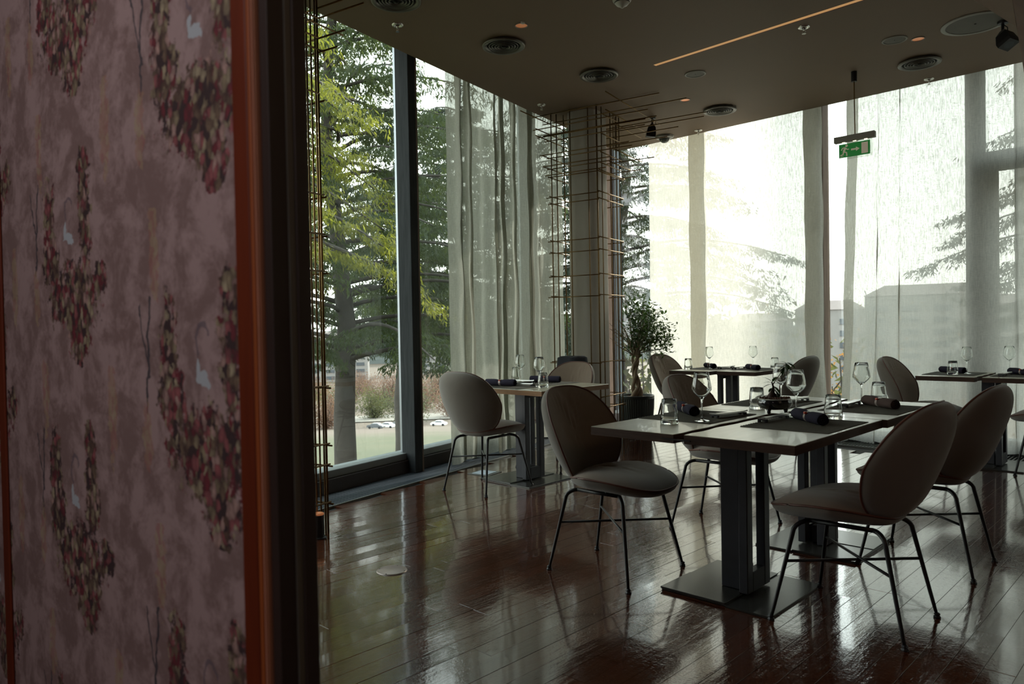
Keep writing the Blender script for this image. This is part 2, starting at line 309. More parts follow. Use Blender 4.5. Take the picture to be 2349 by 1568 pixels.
    ground = nb.mix(nb.m('MULTIPLY', mf, 0.55), ground, nb.mix(vs.outputs[1], (0.34, 0.13, 0.12), (0.40, 0.35, 0.20)))
    colr = nb.mix(mb, ground, petals)
    sw = fmax([ell(0.0, -0.012, 0.020, 0.010), ell(0.014, 0.004, 0.008, 0.016), ell(-0.012, -0.022, 0.016, 0.007)])
    neck = nb.m('MULTIPLY', nb.m('LESS_THAN', nb.m('ABSOLUTE', nb.m('SUBTRACT', ell(-0.004, 0.045, 0.022, 0.030), 0.0)), 0.28), nb.m('GREATER_THAN', nb.m('ADD', u, v), 0.03))
    colr = nb.mix(nb.m('MULTIPLY', neck, 0.7), colr, (0.13, 0.11, 0.14))
    colr = nb.mix(nb.m('GREATER_THAN', nb.m('ADD', sw, nb.m('MULTIPLY', nb.m('SUBTRACT', edge, 0.5), 1.2)), 0.0), colr, (0.45, 0.53, 0.58))
    setp(b, nb, col=colr, rough=0.75, normal=nb.bump(nb.noise(co, 900, 2), 0.1, 0.001))
    return m
M['wallpaper'] = wallpaper()

# ------------------------------------------------------------------ mesh helpers
class MB:
    def __init__(self): self.v = []; self.f = []; self.mi = []
    def add(self, vs, fs, mi=0):
        o = len(self.v); self.v += [tuple(p) for p in vs]; self.f += [tuple(i + o for i in q) for q in fs]; self.mi += [mi] * len(fs); return self
    def box(self, c, s, rz=0.0, mi=0, bev=0.0):
        cx, cy, cz = c; hx, hy, hz = s[0] / 2, s[1] / 2, s[2] / 2
        ca, sa = math.cos(rz), math.sin(rz)
        def P(x, y, z): return (cx + x * ca - y * sa, cy + x * sa + y * ca, cz + z)
        if bev <= 0:
            vs = [P(x, y, z) for z in (-hz, hz) for x, y in ((-hx, -hy), (hx, -hy), (hx, hy), (-hx, hy))]
            return self.add(vs, [(3, 2, 1, 0), (4, 5, 6, 7), (0, 1, 5, 4), (1, 2, 6, 5), (2, 3, 7, 6), (3, 0, 4, 7)], mi)
        rings = []
        b = bev
        for z, d in ((-hz, b), (-hz + b, 0), (hz - b, 0), (hz, b)):
            rings.append([P(x, y, z) for x, y in ((-hx + d, -hy + b + 0 * d), (-hx + b, -hy + d), (hx - b, -hy + d), (hx - d, -hy + b), (hx - d, hy - b), (hx - b, hy - d), (-hx + b, hy - d), (-hx + d, hy - b))])
        return self.rings(rings, True, mi)
    def rings(self, rings, cap=True, mi=0, closed=True):
        n = len(rings[0]); vs = [p for r in rings for p in r]; fs = []
        for i in range(len(rings) - 1):
            for j in range(n if closed else n - 1):
                k = (j + 1) % n; fs.append((i * n + j, i * n + k, (i + 1) * n + k, (i + 1) * n + j))
        if cap: fs.append(tuple(reversed(range(n)))); fs.append(tuple((len(rings) - 1) * n + j for j in range(n)))
        return self.add(vs, fs, mi)
    def tube(self, pts, r, n=8, mi=0, cap=True):
        pts = [Vector(p) for p in pts]; rr = r if isinstance(r, (list, tuple)) else [r] * len(pts)
        rings = []; up = None
        for i, p in enumerate(pts):
            t = (pts[min(i + 1, len(pts) - 1)] - pts[max(i - 1, 0)])
            if t.length < 1e-9: t = Vector((0, 0, 1))
            t.normalize()
            if up is None:
                a = Vector((0, 0, 1)) if abs(t.z) < 0.9 else Vector((1, 0, 0)); up = a.cross(t).normalized()
            u = (up - t * up.dot(t))
            if u.length < 1e-6: u = t.orthogonal()
            u.normalize(); up = u; v_ = t.cross(u)
            rings.append([tuple(p + (u * math.cos(2 * PI * k / n) + v_ * math.sin(2 * PI * k / n)) * rr[i]) for k in range(n)])
        return self.rings(rings, cap, mi)
    def lathe(self, prof, n=24, c=(0, 0, 0), mi=0, cap=False):
        rings = [[(c[0] + r * math.cos(2 * PI * k / n), c[1] + r * math.sin(2 * PI * k / n), c[2] + z) for k in range(n)] for r, z in prof]
        return self.rings(rings, cap, mi)
    def prism(self, poly, z0, z1, mi=0):
        n = len(poly); vs = [(x, y, z0) for x, y in poly] + [(x, y, z1) for x, y in poly]
        fs = [tuple(reversed(range(n))), tuple(range(n, 2 * n))] + [(i, (i + 1) % n, n + (i + 1) % n, n + i) for i in range(n)]
        return self.add(vs, fs, mi)
    def mesh(self, name, mats, smooth=False):
        me = bpy.data.meshes.new(name); me.from_pydata(self.v, [], self.f)
        for mm in (mats if isinstance(mats, (list, tuple)) else [mats]): me.materials.append(mm)
        if any(self.mi): me.polygons.foreach_set('material_index', self.mi)
        bm = bmesh.new(); bm.from_mesh(me); bmesh.ops.recalc_face_normals(bm, faces=bm.faces); bm.to_mesh(me); bm.free()
        if smooth: me.polygons.foreach_set('use_smooth', [True] * len(me.polygons))
        if smooth == 'auto': me.set_sharp_from_angle(angle=math.radians(35))
        me.update(); return me
    def build(self, name, mats, parent=None, smooth=False, loc=None, rz=0):
        o = bpy.data.objects.new(name, self.mesh(name, mats, smooth)); COL.objects.link(o)
        if parent: o.parent = parent
        if loc: o.location = loc
        if rz: o.rotation_euler.z = rz
        return o
def tag(o, label=None, cat=None, group=None, kind=None):
    if label: o['label'] = label
    if cat: o['category'] = cat
    if group: o['group'] = group
    if kind: o['kind'] = kind
    return o
def thing(name, label, cat, loc=(0, 0, 0), rz=0, group=None):
    o = bpy.data.objects.new(name, None); COL.objects.link(o); o.empty_display_size = 0.1
    o.location = loc; o.rotation_euler = (0, 0, rz)
    return tag(o, label, cat, group)
def dup(root, loc, rz=0.0, label=None, group=None, scale=None):
    def cp(o, par):
        c = o.copy(); COL.objects.link(c)
        if par: c.parent = par
        for ch in o.children: cp(ch, c)
        return c
    r = cp(root, None); r.location = loc; r.rotation_euler = (0, 0, rz)
    if scale: r.scale = scale if isinstance(scale, tuple) else (scale,) * 3
    if label: r['label'] = label
    if group: r['group'] = group
    return r
class Proto:
    """first use moves the original, later uses copy it with all its parts"""
    def __init__(self, root): self.root = root; self.used = False
    def place(self, loc, rz=0.0, label=None, group=None, scale=None):
        if not self.used:
            self.used = True; r = self.root; r.location = loc; r.rotation_euler = (0, 0, rz)
            if scale: r.scale = scale if isinstance(scale, tuple) else (scale,) * 3
            if label: r['label'] = label
            if group: r['group'] = group
            return r
        return dup(self.root, loc, rz, label, group, scale)

# left glass wall frame: s along it, c outward distance from the origin
AW = math.radians(11.829)
dA = (-math.sin(AW), math.cos(AW)); nA = (-math.cos(AW), -math.sin(AW))
def SC(s, c): return (s * dA[0] + c * nA[0], s * dA[1] + c * nA[1])
ROT = AW                       # local frame of wall A: x -> -nA (into room), y -> dA
def boxA(mb, s0, s1, c0, c1, z0, z1, mi=0, bev=0.0):
    x, y = SC((s0 + s1) / 2, (c0 + c1) / 2)
    mb.box((x, y, (z0 + z1) / 2), (c1 - c0, s1 - s0, z1 - z0), AW, mi, bev); return mb
def boxW(mb, x0, x1, y0, y1, z0, z1, mi=0, bev=0.0):
    mb.box(((x0 + x1) / 2, (y0 + y1) / 2, (z0 + z1) / 2), (x1 - x0, y1 - y0, z1 - z0), 0, mi, bev); return mb
CZ = 3.27     # ceiling height
XR, YB = 3.6, -3.0

# ------------------------------------------------------------------ ground and building shell
def ground_z(d): return -4.0 if d < 20 else (-4.0 - .114 * (d - 20) if d < 210 else -25.7)
_g = MB(); _ds = [0.5, 10, 20, 40, 70, 110, 160, 210, 300, 450, 700, 1100]; _na = 48
_g.rings([[(d * math.cos(2 * PI * k / _na), d * math.sin(2 * PI * k / _na), ground_z(d)) for k in range(_na)] for d in _ds], False)
tag(_g.build('lawn', M['lawn'], smooth=True), kind='structure')
def ground_path(pts, wd):
    L_, R_ = [], []
    for i, (x, y) in enumerate(pts):
        p, q = pts[max(i - 1, 0)], pts[min(i + 1, len(pts) - 1)]; n_ = Vector((-(q[1] - p[1]), q[0] - p[0])).normalized() * wd / 2
        for lst, sg_ in ((L_, 1), (R_, -1)): xx, yy = x + n_.x * sg_, y + n_.y * sg_; lst.append((xx, yy, ground_z(math.hypot(xx, yy)) + .25))
    n = len(pts); return MB().add(L_ + R_, [(i, i + 1, n + i + 1, n + i) for i in range(n - 1)])
tag(ground_path([(-260, 60), (-215, 100), (-190, 130), (-150, 185), (-90, 235), (0, 262), (90, 270)], 16).build('path', M['asphalt']), kind='structure')

floor_root = bpy.data.objects.new('floor', None); COL.objects.link(floor_root); tag(floor_root, kind='structure')
fa = [SC(-4, 4.12), SC(8.2, 4.12)]
MB().prism([fa[0], (XR + .2, YB - 1), (XR + .2, 7.7), (-5.75, 7.7), (-5.6, 7.3)], -0.30, -0.016).build('subfloor', M['underfloor'], floor_root)
PW = 0.0915
GA = 3.62            # grille starts at this c
def plank_mesh(L):
    mb = MB(); mb.box((0, L / 2, -0.008), (PW - 0.0012, L - 0.0006, 0.016), bev=0.0005); return mb.mesh('plank', M['plank'])
LENS = [0.62, 0.9, 1.2, 1.5, 1.8]
PM = [plank_mesh(L) for L in LENS]
rngp = random.Random(3)
cells = []
x0 = -0.770 + PW * 0  # a joint seen in the photo
rows = range(-43, 46)
for i in rows:
    xc = x0 + (i + 0.5) * PW
    y = -2.4 - rngp.random() * 1.5
    # wall A grille line: c = GA  ->  x = -(GA + y*sin)/cos
    while y < 7.13:
        k = rngp.choice((1, 2, 2, 3, 3, 4, 4)); L = LENS[k]
        if y + L > 7.14:
            fit = [q for q in range(5) if y + LENS[q] <= 7.14]
            if not fit: break
            k = fit[-1]; L = LENS[k]
        cells.append((xc, y, k)); y += L
def inside(xc, ya, yb):
    xm = -(GA + min(ya, yb) * math.sin(AW)) / math.cos(AW)
    return xc - PW / 2 > xm
def cdist(xc, y): return math.hypot(xc, y)
vis = []; rest = []
for (xc, y, k) in cells:
    yy = y + LENS[k] / 2
    depth = -0.6965 * xc + 0.7173 * yy; side = 0.7175 * xc + 0.6963 * yy
    if xc < -5.2: continue
    ok = depth > 1.3 and -0.30 * depth - 0.5 < side < 0.72 * depth + 0.5 and inside(xc, y, y + LENS[k])
    (vis if ok else rest).append((depth, xc, y, k))
vis.sort(); rest += vis[298:]; vis = vis[:298]
for dpt, xc, y, k in vis:
    o = bpy.data.objects.new('plank', PM[k]); COL.objects.link(o); o.parent = floor_root
    o.location = (xc, y, rngp.uniform(-0.0006, 0.0)); o.rotation_euler = (rngp.uniform(-.0012, .0012) / LENS[k] * .5, rngp.uniform(-.011, .011), 0)
st = MB()
for dpt, xc, y, k in rest:
    if not inside(xc, y, y + LENS[k]):
        xm = lambda yy: -(GA + yy * math.sin(AW)) / math.cos(AW)
        # short pieces along the skewed wall are cut to the grille line
        n = 16
        for j in range(n):
            ya, yb = y + LENS[k] * j / n, y + LENS[k] * (j + 1) / n
            if inside(xc, ya, yb): st.box((xc, (ya + yb) / 2, -0.008), (PW - 0.0016, yb - ya, 0.016))
        continue
    st.box((xc, y + LENS[k] / 2, -0.008), (PW - 0.0016, LENS[k] - 0.0012, 0.016))
tag(st.build('plank', M['plank'], floor_root), kind='stuff')

# ceiling slab (edge stops short of the glass, curtains rise behind it)
ca, cb = SC(-4, 3.70), None
ix = lambda c_, y_: -(c_ + y_ * math.sin(AW)) / math.cos(AW)
ceil = MB().prism([(ix(3.70, YB), YB), (XR, YB), (XR, 7.36), (ix(3.70, 7.36), 7.36)], CZ, CZ + 0.12).build('ceiling', M['ceiling']); tag(ceil, kind='structure')
roof = MB().prism([(ix(4.35, YB - .3), YB - .3), (XR + .3, YB - .3), (XR + .3, 7.95), (ix(4.35, 7.95), 7.95)], 3.70, 3.95).build('roof', M['wallplain']); tag(roof, kind='structure')

# ---- wall A (left glass wall)
wa = bpy.data.objects.new('wall_left', None); COL.objects.link(wa); tag(wa, kind='structure')
boxA(MB(), -4, 1.35, 3.95, 4.15, 0, 3.7).build('masonry', M['wallplain'], wa)
boxA(MB(), 1.35, 8.0, 3.93, 4.12, -0.02, 0.10, bev=0.004).build('sill_curb', M['darktrim'], wa)
boxA(MB(), 1.35, 8.0, 3.955, 4.10, 0.10, 0.155, bev=0.004).build('sill_cap', M['sill'], wa)
boxA(MB(), 1.35, 8.0, 3.93, 4.12, 3.60, 3.7).build('head_rail', M['darktrim'], wa)
MUL = [2.75, 4.655, 6.56]
for s in MUL:
    boxA(MB(), s - .045, s + .045, 3.86, 4.0, 0.0, 3.7, bev=0.004).build('mullion', [M['greywood']], wa)
    boxA(MB(), s + .045, s + .062, 3.86, 4.0, 0.0, 3.7).build('mullion_cheek', M['brownwood'], wa)
    boxA(MB(), s - .034, s + .034, 4.0, 4.029, 0.155, 3.7, bev=0.004).build('glazing_bead', M['alu'], wa)
w1 = bpy.data.objects.new('window_1', None); COL.objects.link(w1); tag(w1, kind='structure')
ed = [1.35] + MUL + [7.95]
for a_, b_ in zip(ed[:-1], ed[1:]):
    boxA(MB(), a_ + .03, b_ - .03, 4.03, 4.042, 0.15, 3.62).build('pane', M['pane'], w1)
# ---- wall B (far glass wall)
wb = bpy.data.objects.new('wall_far', None); COL.objects.link(wb); tag(wb, kind='structure')
XC = -5.70
boxW(MB(), XC, XR, 7.50, 7.72, -0.02, 0.07, bev=0.004).build('sill_curb', M['darktrim'], wb)
boxW(MB(), XC, XR, 7.52, 7.70, 0.07, 0.11, bev=0.004).build('sill_cap', M['sill'], wb)
boxW(MB(), XC, XR, 7.50, 7.72, 3.60, 3.7).build('head_rail', M['darktrim'], wb)
boxW(MB(), -5.67, -5.53, 7.50, 7.66, 0, 3.7, bev=0.004).build('mullion', M['brownwood'], wb)
boxW(MB(), -5.53, -5.50, 7.54, 7.66, 0, 3.7, bev=0.004).build('glazing_bead', M['alu'], wb)
boxW(MB(), -2.99, -2.925, 7.52, 7.68, 0, 3.7, bev=0.004).build('mullion', M['brownwood'], wb)
boxW(MB(), -1.69, -1.565, 7.56, 7.74, 0, 3.7, bev=0.004).build('mullion', M['greywood'], wb)
boxW(MB(), -1.565, -1.46, 7.56, 7.70, 0, 2.46, bev=0.004).build('door_post', M['darktrim'], wb)
boxW(MB(), -1.565, 0.6, 7.56, 7.70, 2.46, 2.62, bev=0.004).build('door_transom', M['darktrim'], wb)
boxW(MB(), 0.6, 0.72, 7.56, 7.74, 0, 3.7, bev=0.004).build('mullion', M['greywood'], wb)
boxW(MB(), 2.2, 2.3, 7.56, 7.74, 0, 3.7, bev=0.004).build('mullion', M['greywood'], wb)
w2 = bpy.data.objects.new('window_2', None); COL.objects.link(w2); tag(w2, kind='structure')
for a_, b_, zt in ((-5.50, -2.99, 3.62), (-2.925, -1.69, 3.62), (-1.46, 0.6, 2.46), (0.72, 2.2, 3.62), (2.3, XR, 3.62)):
    boxW(MB(), a_ + .003, b_ - .003, 7.62, 7.632, 0.11, zt).build('pane', M['pane'], w2)
boxW(MB(), -1.565 + .003, 0.6 - .003, 7.62, 7.632, 2.62, 3.62).build('pane', M['pane'], w2)
tag(boxW(MB(), XR, XR + .2, YB, 7.9, 0, 3.7).build('wall_right', M['wallplain']), kind='structure')
tag(boxW(MB(), -3.6, XR, YB - .2, YB, 0, 3.7).build('wall_back', M['wallplain']), kind='structure')

# floor grilles along both glass walls
ga = tag(bpy.data.objects.new('trim_1', None), kind='structure'); COL.objects.link(ga)
boxA(MB(), 1.35, 7.3, GA, 3.93, -0.05, -0.018).build('trench', M['ventdark'], ga)
boxA(MB(), 1.35, 7.3, GA, GA + .012, -0.02, 0.003).build('edge_strip', M['seal'], ga)
sl = MB(); s = 1.36
while s < 7.2: boxA(sl, s, s + .011, GA + .014, 3.925, -0.016, 0.0); s += .020
tag(sl.build('slat', M['grille'], ga), kind='stuff')
gb = tag(bpy.data.objects.new('trim_2', None), kind='structure'); COL.objects.link(gb)
boxW(MB(), -5.05, XR, 7.155, 7.50, -0.05, -0.018).build('trench', M['ventdark'], gb)
boxW(MB(), -5.05, XR, 7.155, 7.167, -0.02, 0.003).build('edge_strip', M['seal'], gb)
sl = MB(); x = -5.04
while x < 0.6: boxW(sl, x, x + .012, 7.17, 7.495, -0.016, 0.0); x += .028
tag(sl.build('slat', M['plate'], gb), kind='stuff')

# foreground partition with wallpaper, orange trim and dark reveal
wdir = Vector((-0.99848, -0.05507, 0)); P0 = Vector((-1.138, 0.484, 0))
fang = math.atan2(wdir.y, wdir.x)           # local x runs away from the door
wf = bpy.data.objects.new('wall_near', None); COL.objects.link(wf); tag(wf, kind='structure'); wf.location = P0; wf.rotation_euler.z = fang
# local: x = lambda, face towards camera is local +y (since wall runs to -x)
def boxF(x0_, x1_, y0_, y1_, z0_, z1_, mi=0, bev=0.0): return boxW(MB(), x0_, x1_, y0_, y1_, z0_, z1_, mi, bev)
boxF(-0.128, 2.45, -0.10, 0.0, 0.0, 3.27).build('wallpaper_panel', M['wallpaper'], wf)
boxF(0.985, 1.03, 0.0005, 0.006, 0.0, 3.27, bev=0.0015).build('orange_trim', M['orange'], wf)
boxF(-0.168, -0.1285, -0.06, 0.010, 0.0, 3.27, bev=0.002).build('orange_trim', M['orange'], wf)
boxF(-0.1765, -0.1685, -0.06, 0.009, 0.0, 3.27, bev=0.002).build('orange_bead', M['orange_light'], wf)
boxF(-0.1805, -0.1770, -0.06, 0.006, 0.0, 3.27, bev=0.003).build('trim_edge', M['orange_edge'], wf)
boxF(-0.200, -0.1810, -0.036, -0.004, 0.0, 3.27, bev=0.001).build('door_jamb', M['darktrim'], wf)
boxF(-0.2025, -0.2002, -0.0455, -0.030, 0.0, 3.27).build('seal_strip', M['seal'], wf)
boxF(-0.2065, -0.2027, -0.062, -0.040, 0.0, 3.27, bev=0.001).build('door_jamb', M['darktrim'], wf)

# timber-clad fin under the ceiling, top right
tb = thing('ceiling_fin', 'tapered beige and brown wooden fin hanging at the top right corner', 'beam')
MB().prism([(-0.73, 2.5), (-0.659, 3.093), (-0.602, 3.5), (-0.562, 3.194), (-0.47, 2.5)], 2.30, 2.34).build('beige_board', M['beamplaster'], tb)
MB().prism([(-0.469, 2.5), (-0.561, 3.194), (-0.601, 3.5), (-0.663, 3.975), (-0.72, 4.40), (-0.62, 4.42), (-0.30, 2.5)], 2.298, 2.342).build('brown_board', M['beamwood'], tb)
for p in ((-0.42, 2.7), (-0.5, 3.6)): MB().tube([(p[0], p[1], 2.34), (p[0], p[1], 3.27)], 0.006, 6).build('hanger_rod', M['blackmetal'], tb)

# column
col = MB(); rr_, cc = 0.11, []
c0, c1, s0, s1 = 3.145, 3.465, 6.50, 6.88
for (sx, cx_, a0) in ((s0 + rr_, c1 - rr_, 0), (s0 + rr_, c0 + rr_, 1), (s1 - rr_, c0 + rr_, 2), (s1 - rr_, c1 - rr_, 3)):
    for k in range(9):
        a = a0 * PI / 2 + k * PI / 16
        cc.append(SC(sx - rr_ * math.sin(a), cx_ + rr_ * math.cos(a)))
col.prism(cc, 0, CZ)
tag(col.build('column', M['column'], smooth='auto'), kind='structure')

# ------------------------------------------------------------------ curtains
def sheet(path, z0, z1, flare=0.0, nz=26, seed=0, name='curtain', mat=None, parent=None, puddle=0.0, lead=0.0):
    """path: list of (x,y) plan points; a hanging cloth with slightly varying folds"""
    rg = random.Random(seed); n = len(path); vs = []; fs = []
    cx = sum(p[0] for p in path) / n; cy = sum(p[1] for p in path) / n
    ph = [rg.uniform(0, 6.28) for _ in range(4)]
    for k in range(nz + 1):
        t = k / nz; z = z0 + (z1 - z0) * t
        for i, (x, y) in enumerate(path):
            q = i / n
            j = 0.010 * math.sin(3.1 * z + ph[0] + q * 9) * (1 - t) + 0.006 * math.sin(7 * z + ph[1] + q * 23)
            fl = flare * (1 - t) ** 2
            ex = (x - cx) * fl + lead * (1 - t) ** 1.3 * math.exp(-abs(x - path[0][0]) / .35); ey = (y - cy) * fl
            zz = z
            if puddle and k == 0: zz = z0 + 0.012 * math.sin(q * 60 + ph[2])
            a = path[max(i - 1, 0)]; b = path[min(i + 1, n - 1)]; tx, ty = b[0] - a[0], b[1] - a[1]; l = math.hypot(tx, ty) or 1
            vs.append((x + ex - ty / l * j, y + ey + tx / l * j, zz))
    for k in range(nz):
        for i in range(n - 1): fs.append((k * n + i, k * n + i + 1, (k + 1) * n + i + 1, (k + 1) * n + i))
    mb = MB(); mb.add(vs, fs); return mb.build(name, mat, parent, smooth=True)
def smooth(pts, dens=5):
    out = []
    for i in range(len(pts) - 1):
        p0 = pts[max(i - 1, 0)]; p1 = pts[i]; p2 = pts[i + 1]; p3 = pts[min(i + 2, len(pts) - 1)]
        for k in range(dens):
            t = k / dens; t2 = t * t; t3 = t2 * t
            out.append(tuple(0.5 * ((2 * p1[a]) + (-p0[a] + p2[a]) * t + (2 * p0[a] - 5 * p1[a] + 4 * p2[a] - p3[a]) * t2 + (-p0[a] + 3 * p1[a] - 3 * p2[a] + p3[a]) * t3) for a in (0, 1)))
    out.append(pts[-1]); return out
def foldpath(L, depth, seed, wmin, wmax, back=(0.03, 0.09), dens=5, extra=None):
    """plan path along +u with gentle waves and pleats that fold back on themselves -> list of (u, v)"""
    rg = random.Random(seed); pts = [(0, 0)]; u = 0; v = 0; sgn = 1
    while u < L:
        wv = rg.uniform(wmin, wmax); wv = min(wv, L - u + 0.001)
        pts.append((u + wv * 0.33, v + sgn * depth * rg.uniform(.3, 1.0))); pts.append((u + wv * 0.7, v + sgn * depth * rg.uniform(-.2, .5)))
        u += wv; pts.append((u, v))
        if u >= L: break
        bk = rg.uniform(*back)
        if rg.random() < 0.7:
            pts.append((u + 0.004, v - sgn * 0.012)); pts.append((u - bk * .5, v - sgn * 0.022)); pts.append((u - bk, v - sgn * 0.012)); pts.append((u - bk * 0.9, v - sgn * .030))
            u = u - bk * .5; pts.append((u, v - sgn * .032))
        if rg.random() < 0.5: sgn = -sgn
    # catmull
    out = []
    for i in range(len(pts) - 1):
        p0 = pts[max(i - 1, 0)]; p1 = pts[i]; p2 = pts[i + 1]; p3 = pts[min(i + 2, len(pts) - 1)]
        for k in range(dens):
            t = k / dens; t2 = t * t; t3 = t2 * t
            out.append(tuple(0.5 * ((2 * p1[a]) + (-p0[a] + p2[a]) * t + (2 * p0[a] - 5 * p1[a] + 4 * p2[a] - p3[a]) * t2 + (-p0[a] + 3 * p1[a] - 3 * p2[a] + p3[a]) * t3) for a in (0, 1)))
    out.append(pts[-1]); return out
pa_ = [SC(5.02 + u, 3.80 - v) for u, v in foldpath(2.05, 0.05, 11, 0.15, 0.30, (0.03, 0.08))]
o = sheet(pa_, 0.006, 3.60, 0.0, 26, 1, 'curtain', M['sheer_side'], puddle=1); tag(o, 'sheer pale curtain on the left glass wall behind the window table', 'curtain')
pb_ = [(x, 7.435 + v) for x, v in smooth([(-4.92, 0), (-4.84, .022), (-4.72, -.012), (-4.60, .008), (-4.52, .02), (-4.40, -.004), (-4.20, 0.0), (-4.175, -.012), (-4.21, -.024), (-4.34, -.028), (-4.365, -.038), (-4.33, -.048), (-4.16, -.045),
    (-4.02, -.01), (-3.85, .012), (-3.70, 0), (-3.62, -.018), (-3.55, .0), (-3.40, .012), (-3.24, -.006), (-2.93, 0), (-2.905, -.012), (-2.94, -.024), (-3.04, -.028), (-3.065, -.038), (-3.03, -.048), (-2.885, -.044)])]
o = sheet(pb_, 0.006, 3.60, 0.012, 26, 2, 'curtain', M['sheer'], puddle=1); tag(o, 'sheer white curtain between the potted tree and the narrow dark mullion', 'curtain')
pc_ = [(x, 7.435 + v) for x, v in smooth([(-2.53, -.035), (-2.62, -.024), (-2.645, -.012), (-2.61, 0), (-2.46, .008), (-2.37, 0), (-2.355, -.022), (-2.34, .0), (-2.25, .008), (-2.19, 0), (-2.172, -.026), (-2.155, 0), (-2.0, .01), (-1.86, 0), (-1.80, -.014), (-1.74, 0),
    (-1.70, .010), (-1.66, -.016), (-1.60, .006), (-1.45, .01), (-1.30, -.01), (-1.27, .008), (-1.10, .012), (-1.0, -.014), (-.9, .008), (-.7, .012), (-.62, -.016), (-.55, .01), (-.3, .012), (-.22, -.01), (0, .012), (.1, -.014), (.3, .01), (.5, 0)])]
o = sheet(pc_, 0.006, 3.60, 0.0, 26, 3, 'curtain', M['sheer'], puddle=1, lead=-.13); tag(o, 'wide sheer white curtain hanging behind the exit sign', 'curtain')
pd_ = [(0.62 + u, 7.435 + v) for u, v in foldpath(2.9, 0.02, 37, 0.25, 0.45, (0.02, 0.06))]
o = sheet(pd_, 0.006, 3.60, 0.0, 20, 4, 'curtain', M['sheer'], puddle=1); tag(o, 'sheer white curtain past the right edge of the picture', 'curtain')

# ------------------------------------------------------------------ chairs
def surf_disc(outline, yfun, side, thick, nr=9, rip=None):
    """outline: list of (a,b); maps unit disc -> surface; returns (verts, faces) with yfun(a,b)"""
    n = len(outline); ca_ = sum(p[0] for p in outline) / n; cb_ = sum(p[1] for p in outline) / n
    vs = [None]; fs = []
    rs = [0.0] + [math.sin(PI / 2 * k / nr) for k in range(1, nr + 1)]
    def P(a, b, r): return yfun(a, b, r, side, thick)
    vs = [P(ca_, cb_, 0)]
    for r in rs[1:]:
        for (a, b) in outline: vs.append(P(ca_ + (a - ca_) * r, cb_ + (b - cb_) * r, r))
    for j in range(n): fs.append((0, 1 + j, 1 + (j + 1) % n))
    for i in range(nr - 1):
        for j in range(n):
            k = (j + 1) % n; fs.append((1 + i * n + j, 1 + (i + 1) * n + j, 1 + (i + 1) * n + k, 1 + i * n + k))
    return vs, fs
NO = 96
def back_outline():
    out = []
    for k in range(NO):
        a = 2 * PI * k / NO; s_, c_ = math.sin(a), math.cos(a)
        if s_ >= 0: z = 0.63 + 0.228 * abs(s_) ** 0.95; hw = 0.256 * abs(c_) ** 0.66
        else: z = 0.63 - 0.208 * abs(s_) ** 0.97; hw = 0.256 * (abs(c_) ** 0.50) * (1 - 0.14 * abs(s_))
        out.append((math.copysign(hw, c_), z))
    return out
def backy(x, z):
    t = (z - 0.435) / 0.425
    t = max(0, min(1.1, t)); yc = -0.150 - 0.150 * math.sin(t * PI / 2 * 0.85)
    return yc + 0.140 * (abs(x) / 0.256) ** 2 * (1 - 0.30 * t)
def fback(x, z, r, side, thick):
    y = backy(x, z); k = (1 - r ** 4) if side > 0 else math.sqrt(max(0, 1 - r ** 4.5))
    if side < 0: g_ = 1 + .075 * k * r ** 2; x *= g_; z = .63 + (z - .63) * (1 + .02 * k * r ** 2)
    if side > 0:
        t = (z - 0.435) / 0.425
        rip = 0.0065 * math.cos(x * 2 * PI / 0.034 + z * 3) * math.exp(-(x / 0.12) ** 2) * max(0, min(1, (t - 0.25) * 1.6)) * (1 - r ** 8)
        return (x, y + thick * k + rip, z)
    return (x, y - thick * k, z)
def seat_outline():
    out = []
    for k in range(NO):
        a = 2 * PI * k / NO; s_, c_ = math.sin(a), math.cos(a)
        if s_ >= 0: y = 0.02 + 0.285 * abs(s_) ** 0.95; hw = 0.250 * abs(c_) ** 0.72
        else: y = 0.02 - 0.190 * abs(s_) ** 0.95; hw = 0.250 * abs(c_) ** 0.70 * (1 - .22 * abs(s_))
        out.append((math.copysign(hw, c_), y))
    return out
def seatz(x, y):
    return 0.452 - 0.10 * max(0, y - 0.05) ** 1.5 - 0.30 * max(0, -y - 0.02) ** 1.6 + 0.018 * (abs(x) / 0.25) ** 2 - 0.02 * (abs(y - .02) / .28) ** 2
def fseat(x, y, r, side, thick):
    z = seatz(x, y); k = 1 - r ** 4
    if side > 0:
        rip = 0.0072 * math.cos(x * 2 * PI / 0.052) * math.exp(-(x / 0.13) ** 2) * max(0, min(1, (0.17 - y) * 4)) * (1 - r ** 8)
        return (x, y, z + thick * k + rip)
    k = math.sqrt(max(0, 1 - r ** 4)); return (x * (1 + .03 * k * r * r), y, z - thick * k)
